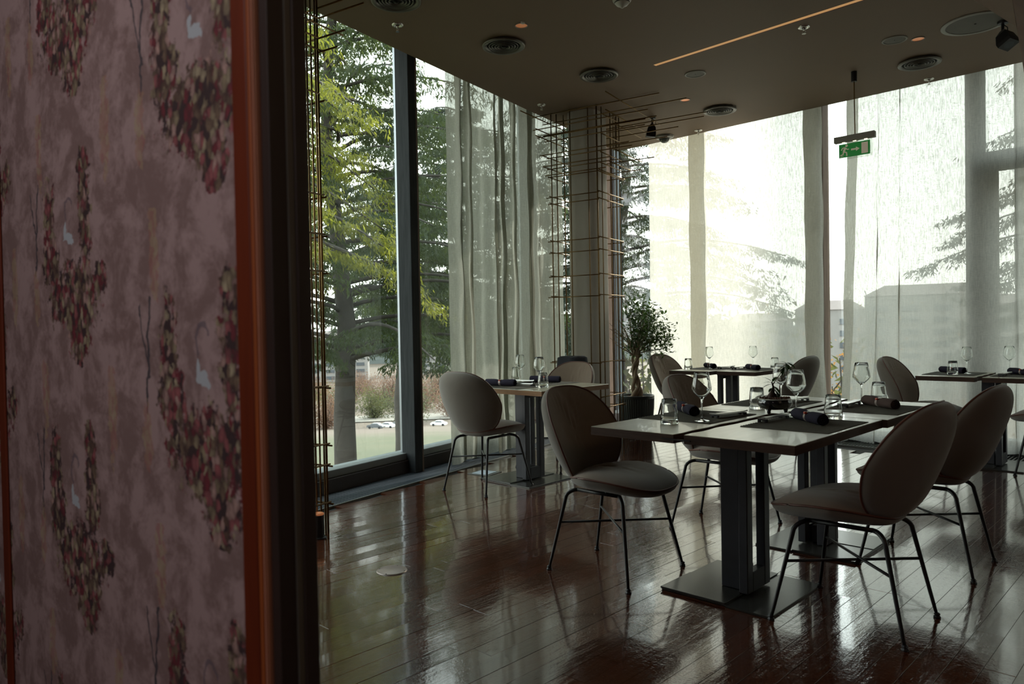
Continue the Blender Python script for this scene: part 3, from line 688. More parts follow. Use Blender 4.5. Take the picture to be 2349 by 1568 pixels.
def chair_proto():
    t = thing('dining_chair', 'chair', 'chair')
    bo, so_ = back_outline(), seat_outline()
    MB().add(*surf_disc(bo, fback, 1, 0.034, 14)).build('backrest', M['fabric'], t, smooth=True)
    MB().add(*surf_disc(bo, fback, -1, 0.062, 16)).build('back_shell', M['fabric_back'], t, smooth=True)
    MB().add(*surf_disc(so_, fseat, 1, 0.040, 12)).build('seat', M['fabric'], t, smooth=True)
    MB().add(*surf_disc(so_, fseat, -1, 0.060, 14)).build('seat_shell', M['fabric_back'], t, smooth=True)
    def ring(ol, f, r=0.0045):
        pts = [f(a, b) for a, b in ol]; n = len(pts); mb = MB(); rings = []
        for i in range(n):
            p = Vector(pts[i]); tg = (Vector(pts[(i + 1) % n]) - Vector(pts[i - 1])).normalized()
            u = Vector((0, 1, 0.3)).cross(tg).normalized() if abs(tg.y) < .9 else Vector((1, 0, 0)).cross(tg).normalized(); v_ = tg.cross(u)
            rings.append([tuple(p + (u * math.cos(q * PI / 3) + v_ * math.sin(q * PI / 3)) * r) for q in range(6)])
        rings.append(rings[0]); mb.rings(rings, False); return mb
    tag(ring(bo, lambda x, z: (x, backy(x, z), z)).build('piping', M['piping'], t, smooth=True))
    tag(ring(so_, lambda x, y: (x, y, seatz(x, y))).build('piping', M['piping'], t, smooth=True))
    zt = 0.385
    feet = {}
    for sx in (-1, 1):
        for front in (1, 0):
            fx, fy = (0.240 * sx, 0.240) if front else (0.198 * sx, -0.228)
            tx, ty = (0.150 * sx, 0.150) if front else (0.140 * sx, -0.125)
            pts = [(fx, fy, 0.006)]
            for q in range(1, 7):
                k = q / 6 * 0.90; pts.append((fx + (tx - fx) * k * .78, fy + (ty - fy) * k * .78, 0.006 + (zt - 0.045 - 0.006) * q / 6))
            lx, ly = pts[-1][0], pts[-1][1]
            d = (0.0, -1.0) if front else (0.0, 1.0)
            for q in range(1, 6):
                a = q / 5 * PI / 2
                pts.append((lx + (0.118 * sx - lx) * (1 - math.cos(a)) * .8, ly + d[1] * 0.05 * (1 - math.cos(a)), zt - 0.045 + 0.045 * math.sin(a)))
            feet[(sx, front)] = pts
            lg = MB().tube(pts, [0.0062] + [0.0070 + 0.0022 * min(1, q / 6) for q in range(1, len(pts))], 8).build('leg', M['blackmetal'], t, smooth=True)
            MB().lathe([(0.0, 0.0), (0.013, 0.0), (0.014, 0.004), (0.009, 0.010), (0.012, 0.015), (0.007, 0.020), (0.0, 0.02)], 8, (fx, fy, 0)).build('foot_glide', M['blackmetal'], lg)
    for sx in (-1, 1):
        a, b = feet[(sx, 1)][-1], feet[(sx, 0)][-1]
        MB().tube([a, b], 0.0092, 8).build('side_rail', M['blackmetal'], t, smooth=True)
        MB().tube([(a[0], 0.06, zt), (a[0] * .9, 0.05, 0.405)], 0.008, 6).build('seat_mount', M['blackmetal'], t)
    zs = 3
    for sx, dz in ((-1, 0.0), (1, 0.010)):
        a = Vector(feet[(sx, 1)][4]); b = Vector(feet[(-sx, 0)][4]); a.z += dz; b.z += dz
        MB().tube([a, b], 0.0058, 6).build('stretcher', M['blackmetal'], t, smooth=True)
    return t
CH = Proto(chair_proto())
# rz: local +y -> facing direction
FX, FNX, FY, FNY = -PI / 2, PI / 2, 0.0, PI
CH.place((-1.045, 2.985, 0), FNX + 0.0, 'grey velvet dining chair nearest the camera, back turned, at the right of the double table', 'chairs around the double table')
CH.place((-2.115, 2.84, 0), FX + 0.05, 'grey velvet dining chair with pleated back at the near left of the double table', 'chairs around the double table')
CH.place((-1.035, 3.905, 0), FNX, 'grey velvet dining chair half hidden behind the nearest one at the right', 'chairs around the double table')
CH.place((-2.085, 3.86, 0), FX + 0.09, 'grey velvet dining chair at the far left of the double table, behind the tumbler', 'chairs around the double table')
CH.place((-3.875, 3.69, 0), FY + 0.10, 'grey velvet dining chair seen from behind at the window table', 'chairs at the window table')
CH.place((-4.02, 4.66, 0), FNY + 0.0, 'grey velvet dining chair facing us on the far side of the window table', 'chairs at the window table')
CH.place((-4.03, 6.64, 0), FX + 0.0, 'pleated grey chair left of the far middle table, beside the potted tree', 'chairs at the far tables')
CH.place((-2.98, 6.62, 0), FNX - 0.0, 'grey chair seen from behind at the right of the far middle table', 'chairs at the far tables')
CH.place((-1.80, 6.66, 0), FX + 0.0, 'grey chair left of the far right table, seen side-on before the curtain', 'chairs at the far tables')
CH.place((-0.90, 6.72, 0), FNX, 'grey chair of which one leg shows at the right edge', 'chairs at the far tables')

# ------------------------------------------------------------------ tables
TZ = 0.722; TT = 0.036
def slab(mb, x0, x1, y0, y1, z0, z1, wavy=None, rg=None):
    """table top board; edge 'wavy' ('+x' / '-x') is a live edge"""
    n = 14; P = []
    def wv(k, sgn): return sgn * (0.004 * math.sin(k * 1.7 + rg.random()) + rg.uniform(-.003, .003))
    P += [(x0, y0), (x1, y0)]
    if wavy == '+x': P += [(x1 + wv(k, 1), y0 + (y1 - y0) * k / n) for k in range(1, n)]
    P += [(x1, y1), (x0, y1)]
    if wavy == '-x': P += [(x0 + wv(k, 1), y1 - (y1 - y0) * k / n) for k in range(1, n)]
    m_ = len(P); b = 0.002
    ins = [(x + (b if x < (x0 + x1) / 2 else -b), y + (b if y < (y0 + y1) / 2 else -b)) for x, y in P]
    vs = [(x, y, z0) for x, y in P] + [(x, y, z1 - b) for x, y in P] + [(x, y, z1) for x, y in ins]
    mb.add(vs, [tuple(reversed(range(m_)))], 1)
    mb.add(vs, [(i, (i + 1) % m_, m_ + (i + 1) % m_, m_ + i) for i in range(m_)], 1)
    mb.add(vs, [(m_ + i, m_ + (i + 1) % m_, 2 * m_ + (i + 1) % m_, 2 * m_ + i) for i in range(m_)], 0)
    mb.add(vs, [tuple(range(2 * m_, 3 * m_))], 0)
    return mb
def base(parent, flip=False, wide=True):
    """steel pedestal: portal frame + flat post + lapped plates; centred on origin. flip turns it half round"""
    f = -1 if flip else 1
    def bx(name, x0, x1, y0, y1, z0, z1, mat, bev=0.001):
        X = sorted((x0 * f, x1 * f)); Y = sorted((y0 * f, y1 * f))
        return boxW(MB(), X[0], X[1], Y[0], Y[1], z0, z1, bev=bev).build(name, mat, parent)
    bx('base_plate', -0.25, 0.055, -0.25, -0.002, 0.0095, 0.0175, M['plate'])
    bx('base_plate', -0.25, 0.055, 0.0, 0.25, 0.0095, 0.0145, M['plate'])
    bx('base_plate', 0.057, 0.25, -0.25, 0.25, 0.0, 0.009, M['plate'])
    bx('base_plate', -0.25, 0.0565, -0.24, 0.24, 0.0, 0.009, M['plate'])
    zb, zt_ = 0.018, TZ - TT - 0.004
    p = bx('leg', 0.045, 0.085, -0.105, -0.055, zb, zt_, M['steel'], .003)
    bx('leg', 0.045, 0.085, 0.055, 0.105, zb, zt_, M['steel'], .003)
    bx('leg_foot', 0.045, 0.085, -0.054, 0.054, zb, zb + .085, M['steel'], .002)
    bx('leg_head', 0.045, 0.085, -0.054, 0.054, zt_ - .05, zt_, M['steel'], .002)
    bx('leg', -0.055, 0.030, -0.07, -0.030, zb, zt_, M['steel'], .003)
    bx('leg', -0.055, -0.012, 0.060, 0.105, zb, zt_, M['steel'], .003)
    bx('leg_foot', -0.055, 0.030, -0.029, 0.059, zb, zb + .085, M['steel'], .002)
    bx('top_bracket', -0.20, 0.20, -0.20, 0.20, zt_ + .0005, zt_ + .0035, M['steel'], 0)
rgt = random.Random(5)
def table(name, label, cx, cy, tops, flip, edge='tableedge', group=None, clip=None, bc=None):
    t = thing(name, label, 'table', (cx, cy, 0), 0, group)
    for (x0, x1, y0, y1, wv) in tops:
        slab(MB(), x0 - cx, x1 - cx, y0 - cy, y1 - cy, TZ - TT, TZ, wv, rgt).build('tabletop', [M['tabletop'], M[edge]], t)
    base(t, flip)
    if clip:
        boxW(MB(), clip[0] - cx, clip[1] - cx, clip[2] - cy, clip[3] - cy, TZ - .022, TZ - .017).build('joining_bar', M['blackmetal'], t)
    return t
table('dining_table', 'near half of the grey oak double table, corner pointing at the camera', -1.535, 2.99,
      [(-1.989, -1.578, 2.530, 3.415, '+x'), (-1.540, -1.097, 2.545, 3.455, '-x')], False, clip=(-1.63, -1.50, 2.523, 2.5295))
table('dining_table', 'far half of the grey oak double table, pushed up behind the near half', -1.53, 3.88,
      [(-1.985, -1.548, 3.420, 4.30, '+x'), (-1.512, -1.078, 3.462, 4.30, '-x')], True)
table('dining_table', 'table with amber edge by the left glass wall, set for two', -3.86, 4.12,
      [(-4.36, -3.36, 3.74, 4.50, None)], False, 'edge_light')
table('dining_table', 'small far table in the middle, before the sheer curtain, with two wine glasses', -3.48, 6.62,
      [(-3.89, -3.475, 6.18, 7.02, '+x'), (-3.435, -3.06, 6.27, 7.08, '-x')], True)
table('dining_table', 'far table at the right edge of the picture, cut by the frame', -1.36, 6.86,
      [(-1.79, -1.385, 6.42, 7.14, '+x'), (-1.335, -0.93, 6.42, 7.14, '-x')], False)

# ------------------------------------------------------------------ tableware
def placemat_proto():
    mb = MB(); n = 20; L = 0.445; Wd = 0.365
    r_ = []
    for i in range(n * 3 + 1):
        y = -L / 2 + L * i / (n * 3); z = 0.0016 + 0.0024 * (1 if i % 3 == 1 else (0.4 if i % 3 == 2 else 0))
        r_.append((y, z))
    vs = [(-Wd / 2, y, z) for y, z in r_] + [(Wd / 2, y, z) for y, z in r_] + [(-Wd / 2, y, 0) for y, z in r_] + [(Wd / 2, y, 0) for y, z in r_]
    k = len(r_); fs = []
    for i in range(k - 1):
        fs += [(i, k + i, k + i + 1, i + 1), (2 * k + i, 2 * k + i + 1, 3 * k + i + 1, 3 * k + i), (i, i + 1, 2 * k + i + 1, 2 * k + i), (k + i, 3 * k + i, 3 * k + i + 1, k + i + 1)]
    fs += [(0, 2 * k, 3 * k, k), (k - 1, 2 * k - 1, 4 * k - 1, 3 * k - 1)]
    mb.add(vs, fs)
    o = mb.build('placemat', M['mat']); return tag(o, 'mat', 'placemat')
MAT = Proto(placemat_proto())
def wine_proto():
    o = MB().lathe([(0.0001, 0.0), (0.036, 0.0), (0.0365, 0.0015), (0.030, 0.003), (0.010, 0.006), (0.0045, 0.012), (0.0037, 0.03), (0.0036, 0.075), (0.0045, 0.092), (0.008, 0.100),
                    (0.020, 0.112), (0.034, 0.126), (0.0425, 0.138), (0.0432, 0.144), (0.041, 0.165), (0.036, 0.190), (0.0315, 0.214), (0.0308, 0.2146), (0.0303, 0.214),
                    (0.0348, 0.190), (0.0398, 0.165), (0.0418, 0.144), (0.0410, 0.139), (0.033, 0.128), (0.019, 0.114), (0.007, 0.104), (0.0001, 0.101)], 32).build('wine_glass', M['glass'], smooth=True)
    return tag(o, 'w', 'glass')
WG = Proto(wine_proto())
def tumbler_proto():
    o = MB().lathe([(0.0001, 0.0), (0.036, 0.0), (0.0385, 0.003), (0.0395, 0.014), (0.038, 0.045), (0.034, 0.085), (0.0315, 0.108), (0.0307, 0.1085), (0.030, 0.108),
                    (0.0325, 0.085), (0.0365, 0.045), (0.0375, 0.022), (0.034, 0.016), (0.020, 0.0135), (0.0001, 0.013)], 32).build('tumbler', M['glass'], smooth=True)
    return tag(o, 't', 'glass')
TG = Proto(tumbler_proto())
def napkin_proto(mat):
    t = thing('rolled_napkin', 'n', 'napkin'); L = 0.25; n = 30; rings = []; rg = random.Random(9)
    for i in range(n + 1):
        y = -L / 2 + L * i / n; k = 0.027 - 0.005 * math.exp(-(y / 0.025) ** 2)
        if i in (0, n): k *= 0.94
        rings.append([(k * math.cos(a * PI / 10) * (1 + 0.05 * math.sin(a + i * .5)), y, k * 0.92 + k * 0.92 * math.sin(a * PI / 10) * (1 + .04 * math.sin(2 * a + i * .3))) for a in range(20)])
    MB().rings(rings, False).build('cloth', mat, t, smooth=True)
    # spiral end visible at both ends
    for sgn in (-1, 1):
        sp_ = []; N = 40
        for k in range(N + 1):
            a = k / N * 5.2 * PI; r = 0.0245 * (1 - k / N * 0.88); sp_.append((a, r))
        mb = MB(); y1 = sgn * (L / 2 - .001); y0 = sgn * (L / 2 - 0.02)
        vs = []
        for a, r in sp_:
            x, z = r * math.cos(a), 0.0235 + r * 0.92 * math.sin(a); vs += [(x, y1 + sgn * .002 * math.sin(a * 1.3), z), (x, y0, z), ((r - .0022) * math.cos(a), y1, 0.0235 + (r - .0022) * .92 * math.sin(a))]
        fs = []
        for k in range(N): q = 3 * k; fs += [(q, q + 1, q + 4, q + 3), (q, q + 3, q + 5, q + 2)]
        mb.add(vs, fs).build('rolled_end', mat, t, smooth=True)
        MB().lathe([(0.0001, 0), (0.024, 0)], 20).build('fold_core', mat, t).matrix_local = Matrix.Translation((0, y0, 0.0235)) @ Matrix.Rotation(PI / 2, 4, 'X')
    MB().rings([[(0.0243 * math.cos(a * PI / 12), y, 0.0225 + 0.0230 * math.sin(a * PI / 12)) for a in range(24)] for y in (-0.008, 0.008)], False).build('napkin_ring', M['bronze'], t, smooth=True)
    MB().box((0.017, 0, 0.040), (0.012, 0.014, 0.010), bev=.002).build('ring_badge', M['red'], t)
    return t
NP = Proto(napkin_proto(M['napkin'])); NPB = Proto(napkin_proto(M['napkin_brown']))
def tray_proto():
    t = thing('knife_rest', 'k', 'cutlery rest')
    mb = MB(); mb.rings([[(-0.020, y, 0.014 + dz), (0.020, y, 0.014 + dz), (0.018, y, 0.020 + dz), (-0.018, y, 0.0175 + dz)] for y, dz in ((-0.11, 0.004), (-0.09, 0.001), (0, 0), (0.09, 0.001), (0.11, 0.004))], True)
    mb.build('bar', M['pewter'], t)
    for y in (-0.095, 0.095):
        f = MB()
        f.box((-0.016, y, 0.0068), (0.009, 0.014, 0.0136)); f.box((0.016, y, 0.0068), (0.009, 0.014, 0.0136)); f.box((0, y, 0.0105), (0.024, 0.014, 0.006)); f.build('arched_foot', M['blackmetal'], t)
    return t
KR = Proto(tray_proto())
zt = TZ + 0.0002; zm = TZ + 0.0042
K = 1.0675
def xy(x, y, k=K): return (x * k, y * k)
# placemats: (x,y,rz,label)
for x, y, rz, lab in ((-1.80, 3.105, 0, 'dark ribbed placemat at the near left place of the double table'),
                      (-1.295, 3.11, 0, 'dark ribbed placemat at the near right place, closest to the camera'),
                      (-1.78, 3.85, 0, 'dark ribbed placemat at the far left place, behind the bowl plant'),
                      (-1.275, 3.87, 0, 'dark ribbed placemat under the brown napkin, far right place'),
                      (-3.84, 3.945, PI / 2, 'dark ribbed placemat on the near side of the window table'),
                      (-3.86, 4.315, PI / 2, 'dark ribbed placemat on the far side of the window table'),
                      (-3.68, 6.62, 0, 'dark ribbed placemat at the left place of the far middle table'),
                      (-3.26, 6.70, 0, 'dark ribbed placemat at the right place of the far middle table'),
                      (-1.60, 6.78, 0, 'dark ribbed placemat at the left place of the far right table'),
                      (-1.13, 6.78, 0, 'dark ribbed placemat at the right place of the far right table')):
    MAT.place((x, y, zt), rz, lab, 'placemats on the tables')
def PLW(x, y, lab, onmat=True): WG.place((x, y, zm if onmat else zt), random.uniform(0, 3), lab, 'wine glasses on the tables')
def PLT(x, y, lab, onmat=False): TG.place((x, y, zm if onmat else zt), random.uniform(0, 3), lab, 'tumblers on the tables')
PLW(-1.683, 2.935, 'empty wine glass at the near left place, beside a rolled napkin')
PLW(-1.420, 3.315, 'empty wine glass standing just right of the bowl plant')
PLW(-1.389, 4.058, 'empty wine glass on the far right part of the double table, before the curtain gap')
PLW(-1.722, 3.832, 'empty wine glass partly behind the bowl plant')
PLW(-4.09, 4.30, 'left wine glass of the two on the window table')
PLW(-3.63, 4.02, 'right wine glass of the two on the window table')
PLW(-3.655, 6.53, 'left wine glass of the two on the far middle table')
PLW(-3.335, 6.80, 'right wine glass of the two on the far middle table')
PLW(-1.513, 6.78, 'left wine glass of the two on the far right table')
PLW(-1.265, 7.0, 'right wine glass of the two on the far right table')
PLT(-1.766, 2.80, 'glass tumbler at the left end of the double table, nearest the left chair')
PLT(-1.273, 3.363, 'glass tumbler in the middle right of the double table, behind the near napkin')
PLT(-1.350, 4.20, 'glass tumbler at the far right corner of the double table, behind the brown napkin', False)
PLT(-1.724, 3.552, 'glass tumbler left of the bowl plant')
PLT(-4.27, 4.44, 'tumbler at the far left of the window table')
PLT(-3.555, 3.975, 'tumbler at the near right of the window table')
PLT(-3.80, 6.38, 'tumbler at the left of the far middle table')
PLT(-3.13, 6.83, 'tumbler at the right of the far middle table')
PLT(-1.575, 6.62, 'tumbler in front of the napkin on the far right table', True)
PLT(-1.02, 6.60, 'tumbler at the right edge of the picture on the far right table', True)
def nap(P, a, b, lab, k=K, L=0.25):
    ax, ay = a[0] * k, a[1] * k; bx_, by_ = b[0] * k, b[1] * k
    rz = math.atan2(by_ - ay, bx_ - ax) - PI / 2
    P.place(((ax + bx_) / 2, (ay + by_) / 2, zm), rz, lab, 'rolled napkins on the tables')
nap(NP, (-1.865, 3.04), (-1.672, 2.862), 'dark blue rolled napkin at the near left place of the double table', 1.0675)
nap(NP, (-1.325, 3.065), (-1.115, 2.875), 'dark blue rolled napkin nearest the camera, on the near right placemat', 1.0675)
nap(NPB, (-1.285, 3.775), (-1.075, 3.600), 'brown rolled napkin on the far right placemat', 1.0675)
nap(NP, (-3.74, 3.575), (-3.50, 3.64), 'dark rolled napkin on the near side of the window table, by the chair back', 1.085)
nap(NP, (-3.71, 4.02), (-3.50, 4.09), 'dark rolled napkin on the far side of the window table', 1.075)
nap(NP, (-3.80, 6.72), (-3.62, 6.56), 'small rolled napkin at the left of the far middle table', 1.0)
nap(NP, (-3.32, 6.66), (-3.14, 6.50), 'rolled napkin at the right of the far middle table', 1.0)
nap(NP, (-1.73, 6.92), (-1.53, 6.78), 'dark rolled napkin left on the far right table', 1.0)
nap(NP, (-1.24, 6.90), (-1.06, 6.74), 'rolled napkin at the right edge of the picture', 1.0)
def kr(a, b, lab, k=K):
    rz = math.atan2((b[1] - a[1]), (b[0] - a[0])) - PI / 2
    KR.place(((a[0] + b[0]) / 2 * k, (a[1] + b[1]) / 2 * k, zm), rz, lab, 'metal knife rests on the placemats')
kr((-1.588, 2.86), (-1.545, 3.06), 'metal knife rest between the near left wine glass and the table gap')
kr((-1.363, 2.84), (-1.352, 3.05), 'metal knife rest left of the nearest rolled napkin')
kr((-1.30, 3.56), (-1.305, 3.74), 'metal knife rest left of the brown napkin')
kr((-1.60, 3.60), (-1.575, 3.80), 'metal knife rest right of the bowl plant on the far left placemat')
kr((-3.60, 3.70), (-3.42, 3.72), 'knife rest between the napkins of the window table, near side', 1.078)
kr((-3.80, 3.93), (-3.62, 3.95), 'knife rest on the far placemat of the window table', 1.078)
kr((-3.56, 6.55), (-3.52, 6.74), 'knife rest on the left placemat of the far middle table', 1.0)
kr((-3.40, 6.55), (-3.38, 6.72), 'knife rest on the right placemat of the far middle table', 1.0)
kr((-1.24, 6.62), (-1.23, 6.74), 'knife rest at the left of the cut-off far right placemat', 1.0)

# bonsai bowl
bl = thing('bowl_plant', 'small bonsai in a black footed bowl in the middle of the double table', 'potted plant', (-1.575, 3.43, TZ + .001))
MB().lathe([(0.0001, 0.018), (0.045, 0.018), (0.068, 0.026), (0.080, 0.042), (0.081, 0.052), (0.077, 0.066), (0.073, 0.070), (0.070, 0.068), (0.072, 0.058), (0.0001, 0.050)], 36).build('bowl', M['ceramic'], bl, smooth=True)
MB().lathe([(0.0765, 0.0668), (0.0755, 0.0705), (0.0725, 0.0715), (0.0705, 0.0692)], 36).build('bowl_rim', M['rimglaze'], bl, smooth=True)
for k in range(3):
    a = k * 2 * PI / 3 + .4
    MB().lathe([(0.0001, 0), (0.006, 0), (0.0085, 0.008), (0.012, 0.021), (0.0001, 0.022)], 10, (0.05 * math.cos(a), 0.05 * math.sin(a), 0)).build('bowl_foot', M['ceramic'], bl, smooth=True)
rg = random.Random(4); cl = MB()
for k in range(150):
    r = 0.067 * math.sqrt(rg.random()); a = rg.uniform(0, 6.28); q = rg.uniform(.004, .0075)
    cx_, cy_, cz_ = r * math.cos(a), r * math.sin(a), 0.066 + rg.uniform(0, .008)
    cl.lathe([(0.0001, -q), (q * .8, -q * .5), (q, 0), (q * .7, q * .6), (0.0001, q)], 6, (cx_, cy_, cz_))
tag(cl.build('clay_pellets', M['clay'], bl), kind='stuff')
def stem(pts, r, name, mat, parent): return MB().tube(pts, r, 8).build(name, mat, parent, smooth=True)
RI = Vector((0.7175, 0.6963, 0)); FW = Vector((-0.6965, 0.7173, 0))
def bv(a, b, z): p = RI * a + FW * b; return (p.x, p.y, z)
stem([bv(-.012, 0, .060), bv(-.017, 0, .085), bv(-.008, 0, .105), bv(-.005, 0, .125), bv(-.012, .002, .150)], [.017, .016, .010, .005, .003], 'trunk', M['stem'], bl)
stem([bv(.010, 0, .066), bv(.004, 0, .085), bv(-.006, 0, .100)], [.007, .007, .004], 'root', M['stem'], bl)
stem([bv(-.008, 0, .135), bv(.012, .004, .163), bv(.030, .006, .185), bv(.046, .006, .215), bv(.058, .008, .240)], [.0028, .0022, .0018, .0016, .001], 'branch', M['stem'], bl)
def leaf_mesh(name, L, Wd, mat, droop=.25):
    n = 5; mb = MB(); vs = []; fs = []
    for i in range(n + 1):
        t = i / n; hw = Wd * math.sin(PI * min(1, t * .92 + .06)) ** .8 * (1 if 0 < i < n else .15); z = -droop * L * t * t
        vs += [(-hw, L * t, z + .15 * hw), (0, L * t, z), (hw, L * t, z + .15 * hw)]
    for i in range(n): q = 3 * i; fs += [(q, q + 1, q + 4, q + 3), (q + 1, q + 2, q + 5, q + 4)]
    mb.add(vs, fs); return mb.mesh(name, mat, True)
LM = leaf_mesh('leaf', 0.050, 0.0125, M['bonsai'], .35)
def leaf(parent, p, direction, k=1.0, mesh=None):
    o = bpy.data.objects.new('leaf', mesh or LM); COL.objects.link(o); o.parent = parent
    d = Vector(direction).normalized(); q = d.to_track_quat('Y', 'Z'); o.rotation_mode = 'QUATERNION'; o.rotation_quaternion = q; o.location = p; o.scale = (k, k, k)
    return o
for (a, z, da, dz, k, db) in ((-.012, .150, -1, 1.0, 1.0, .1), (-.012, .148, 1, .7, 1.0, .2), (-.012, .145, -1, .35, .8, .4), (-.010, .140, .9, .25, .9, -.3), (-.010, .138, -1, -.05, .95, .1), (-.008, .130, .9, -.5, 1.1, .2), (-.006, .126, .8, -1.1, 1.2, -.2),
                               (-.012, .120, -.6, -.3, .6, -.4), (-.004, .118, -.9, -1.2, 1.0, -.3), (.0, .112, .9, -1.0, 1.3, .1), (-.008, .150, .2, 1, .8, -.6), (-.004, .110, 1.0, -.6, 1.2, -.2),
                               (.058, .240, -1, .5, .7, .1), (.058, .240, 1, -.2, 1.1, .3), (.058, .238, .9, -.8, 1.0, 0), (.056, .236, .6, -1.0, 1.0, .3), (.058, .240, 1, .15, .8, -.4), (.050, .222, -.8, -.4, .8, .1), (.048, .220, -.5, -1.0, .9, -.2), (.050, .224, .7, -1.0, .8, -.1), (.044, .212, -.9, -.9, .7, .3)):
    v = RI * da + FW * db; leaf(bl, bv(a, 0, z), (v.x, v.y, dz), k)

# ------------------------------------------------------------------ potted ficus
pf = thing('potted_ficus', 'twisted-trunk ficus tree in a dark ribbed pot beside the column', 'potted plant', (-4.50, 6.50, 0))
nr_ = 96; rings = []
for r, z in ((0.140, 0.0), (0.150, 0.015), (0.168, 0.15), (0.182, 0.30), (0.186, 0.395)):
    rings.append([((r + (0.0036 if k % 2 else -0.0022)) * math.cos(2 * PI * k / nr_), (r + (0.0036 if k % 2 else -0.0022)) * math.sin(2 * PI * k / nr_), z) for k in range(nr_)])
MB().rings(rings, True).build('ribbed_pot', M['potteal'], pf)
MB().lathe([(0.188, 0.395), (0.190, 0.40), (0.190, 0.425), (0.186, 0.430), (0.174, 0.430), (0.170, 0.424), (0.168, 0.397), (0.168, 0.38)], 48).build('pot_rim', M['potteal'], pf, smooth='auto')
MB().lathe([(0.0001, 0.412), (0.08, 0.414), (0.167, 0.405), (0.167, 0.396)], 40).build('soil', M['soil'], pf, smooth=True)
for ph in (0, 2.1, 4.2):
    pts = []
    for k in range(22):
        t = k / 21; z = 0.40 + 0.50 * t; rad = 0.030 * (1 - .25 * t) + .012 * math.sin(t * 9); a = ph + t * 7
        pts.append((rad * math.cos(a) + .012 * math.sin(t * 8), rad * math.sin(a), z))
    MB().tube(pts, [0.021 + .016 * max(0, 1 - k / 5) - .006 * k / 21 for k in range(22)], 8).build('trunk', M['bark'], pf, smooth=True)
rg = random.Random(12); tips = []
brm = MB()
for k in range(34):
    a = rg.uniform(0, 6.28); el = rg.uniform(0.10, 1.5); L = rg.uniform(.24, .36) * (1 + .62 * el / 1.5)
    z0_ = 0.86 + rg.uniform(-.03, .10); p = Vector((0.02 * math.cos(a), 0.02 * math.sin(a), z0_)); pts = [p.copy()]; d = Vector((math.cos(a) * math.cos(el), math.sin(a) * math.cos(el), math.sin(el)))
    for q in range(5):
        p = p + d * L / 5 + Vector((rg.uniform(-.012, .012), rg.uniform(-.012, .012), rg.uniform(-.01, .014))); pts.append(p.copy()); tips.append((p.copy(), d.copy(), q))
    brm.tube(pts, [.009, .007, .0055, .004, .003, .002], 5)
tag(brm.build('branches', M['bark'], pf, smooth=True), kind='stuff')
fl = MB()
for p, d, q in tips:
    if q < 1: continue
    for j in range(30 if q > 2 else 18):
        c = p + Vector((rg.gauss(0, .050), rg.gauss(0, .050), rg.gauss(0, .042)))
        wx, wy = c.x - 4.50, c.y + 6.50
        if wx * nA[0] + wy * nA[1] > 3.115: continue
        v = (Vector((rg.gauss(0, 1), rg.gauss(0, 1), rg.gauss(-.35, .6))) + d * .6).normalized(); L = rg.uniform(.034, .056); u = v.cross(Vector((rg.gauss(0, .3), rg.gauss(0, .3), 1))).normalized() * L * .30
        up = v.cross(u).normalized() * L * .08
        fl.add([c, c + v * L * .35 + u + up, c + v * L, c + v * L * .35 - u + up, c + v * L * .4], [(0, 1, 4), (1, 2, 4), (2, 3, 4), (3, 0, 4)])
tag(fl.build('leaves', M['ficus'], pf), kind='stuff')

# ------------------------------------------------------------------ brass rod cages
def rodsA(name, label, verts, cdir, adir, extra=()):
    t = thing(name, label, 'brass screen')
    for c, s, r, zt_ in verts:
        x, y = SC(s, c); MB().tube([(x, y, 0.0005), (x, y, zt_ - .001)], r, 6).build('upright_rod', M['brass'], t, smooth=True)
    for s, c1_, c2_, z, r in cdir:
        a = SC(s, c1_); b = SC(s, c2_); MB().tube([(a[0], a[1], z), (b[0], b[1], z)], r, 6).build('cross_rod', M['brass'], t, smooth=True)
    for c, sa, sb, z, r in adir:
        a = SC(sa, c); b = SC(sb, c); MB().tube([(a[0], a[1], z), (b[0], b[1], z)], r, 6).build('cross_rod', M['brass'], t, smooth=True)
    return t
RR = 0.0052
V2 = [(3.57, 6.43, .006, CZ), (3.51, 6.43, .006, CZ - .02), (3.50, 6.56, .004, CZ), (3.36, 6.43, .0055, CZ), (3.167, 6.43, RR, CZ), (3.075, 6.432, .0075, CZ), (3.07, 6.526, RR, CZ), (3.07, 6.727, RR, CZ), (3.07, 6.80, .004, CZ),
      (3.07, 6.873, RR, CZ), (3.07, 6.937, RR, CZ), (3.11, 6.937, .004, CZ), (3.57, 6.937, RR, CZ), (3.30, 6.937, RR, CZ), (3.57, 6.70, .004, CZ)]
Cd = [(6.42, 3.788, 2.44, 3.258, RR), (6.418, 3.656, 2.186, 3.166, RR), (6.42, 3.767, 2.55, 3.13, RR), (6.418, 3.646, 2.469, 3.056, RR), (6.422, 3.726, 2.575, 3.047, RR), (6.418, 3.636, 2.582, 2.995, RR),
      (6.42, 3.696, 2.74, 2.866, RR), (6.42, 3.62, 2.71, 2.826, RR), (6.42, 3.664, 2.922, 2.753, RR), (6.42, 3.613, 2.852, 2.718, RR), (6.42, 3.64, 2.979, 2.66, RR), (6.42, 3.602, 3.051, 2.638, RR),
      (6.95, 3.65, 2.174, 3.168, RR), (6.95, 3.62, 2.20, 3.13, RR), (6.95, 3.60, 2.453, 3.073, RR), (6.95, 3.66, 2.564, 2.996, RR), (6.95, 3.62, 2.702, 2.815, RR), (6.95, 3.60, 2.841, 2.711, RR), (6.95, 3.62, 2.897, 2.648, RR)]
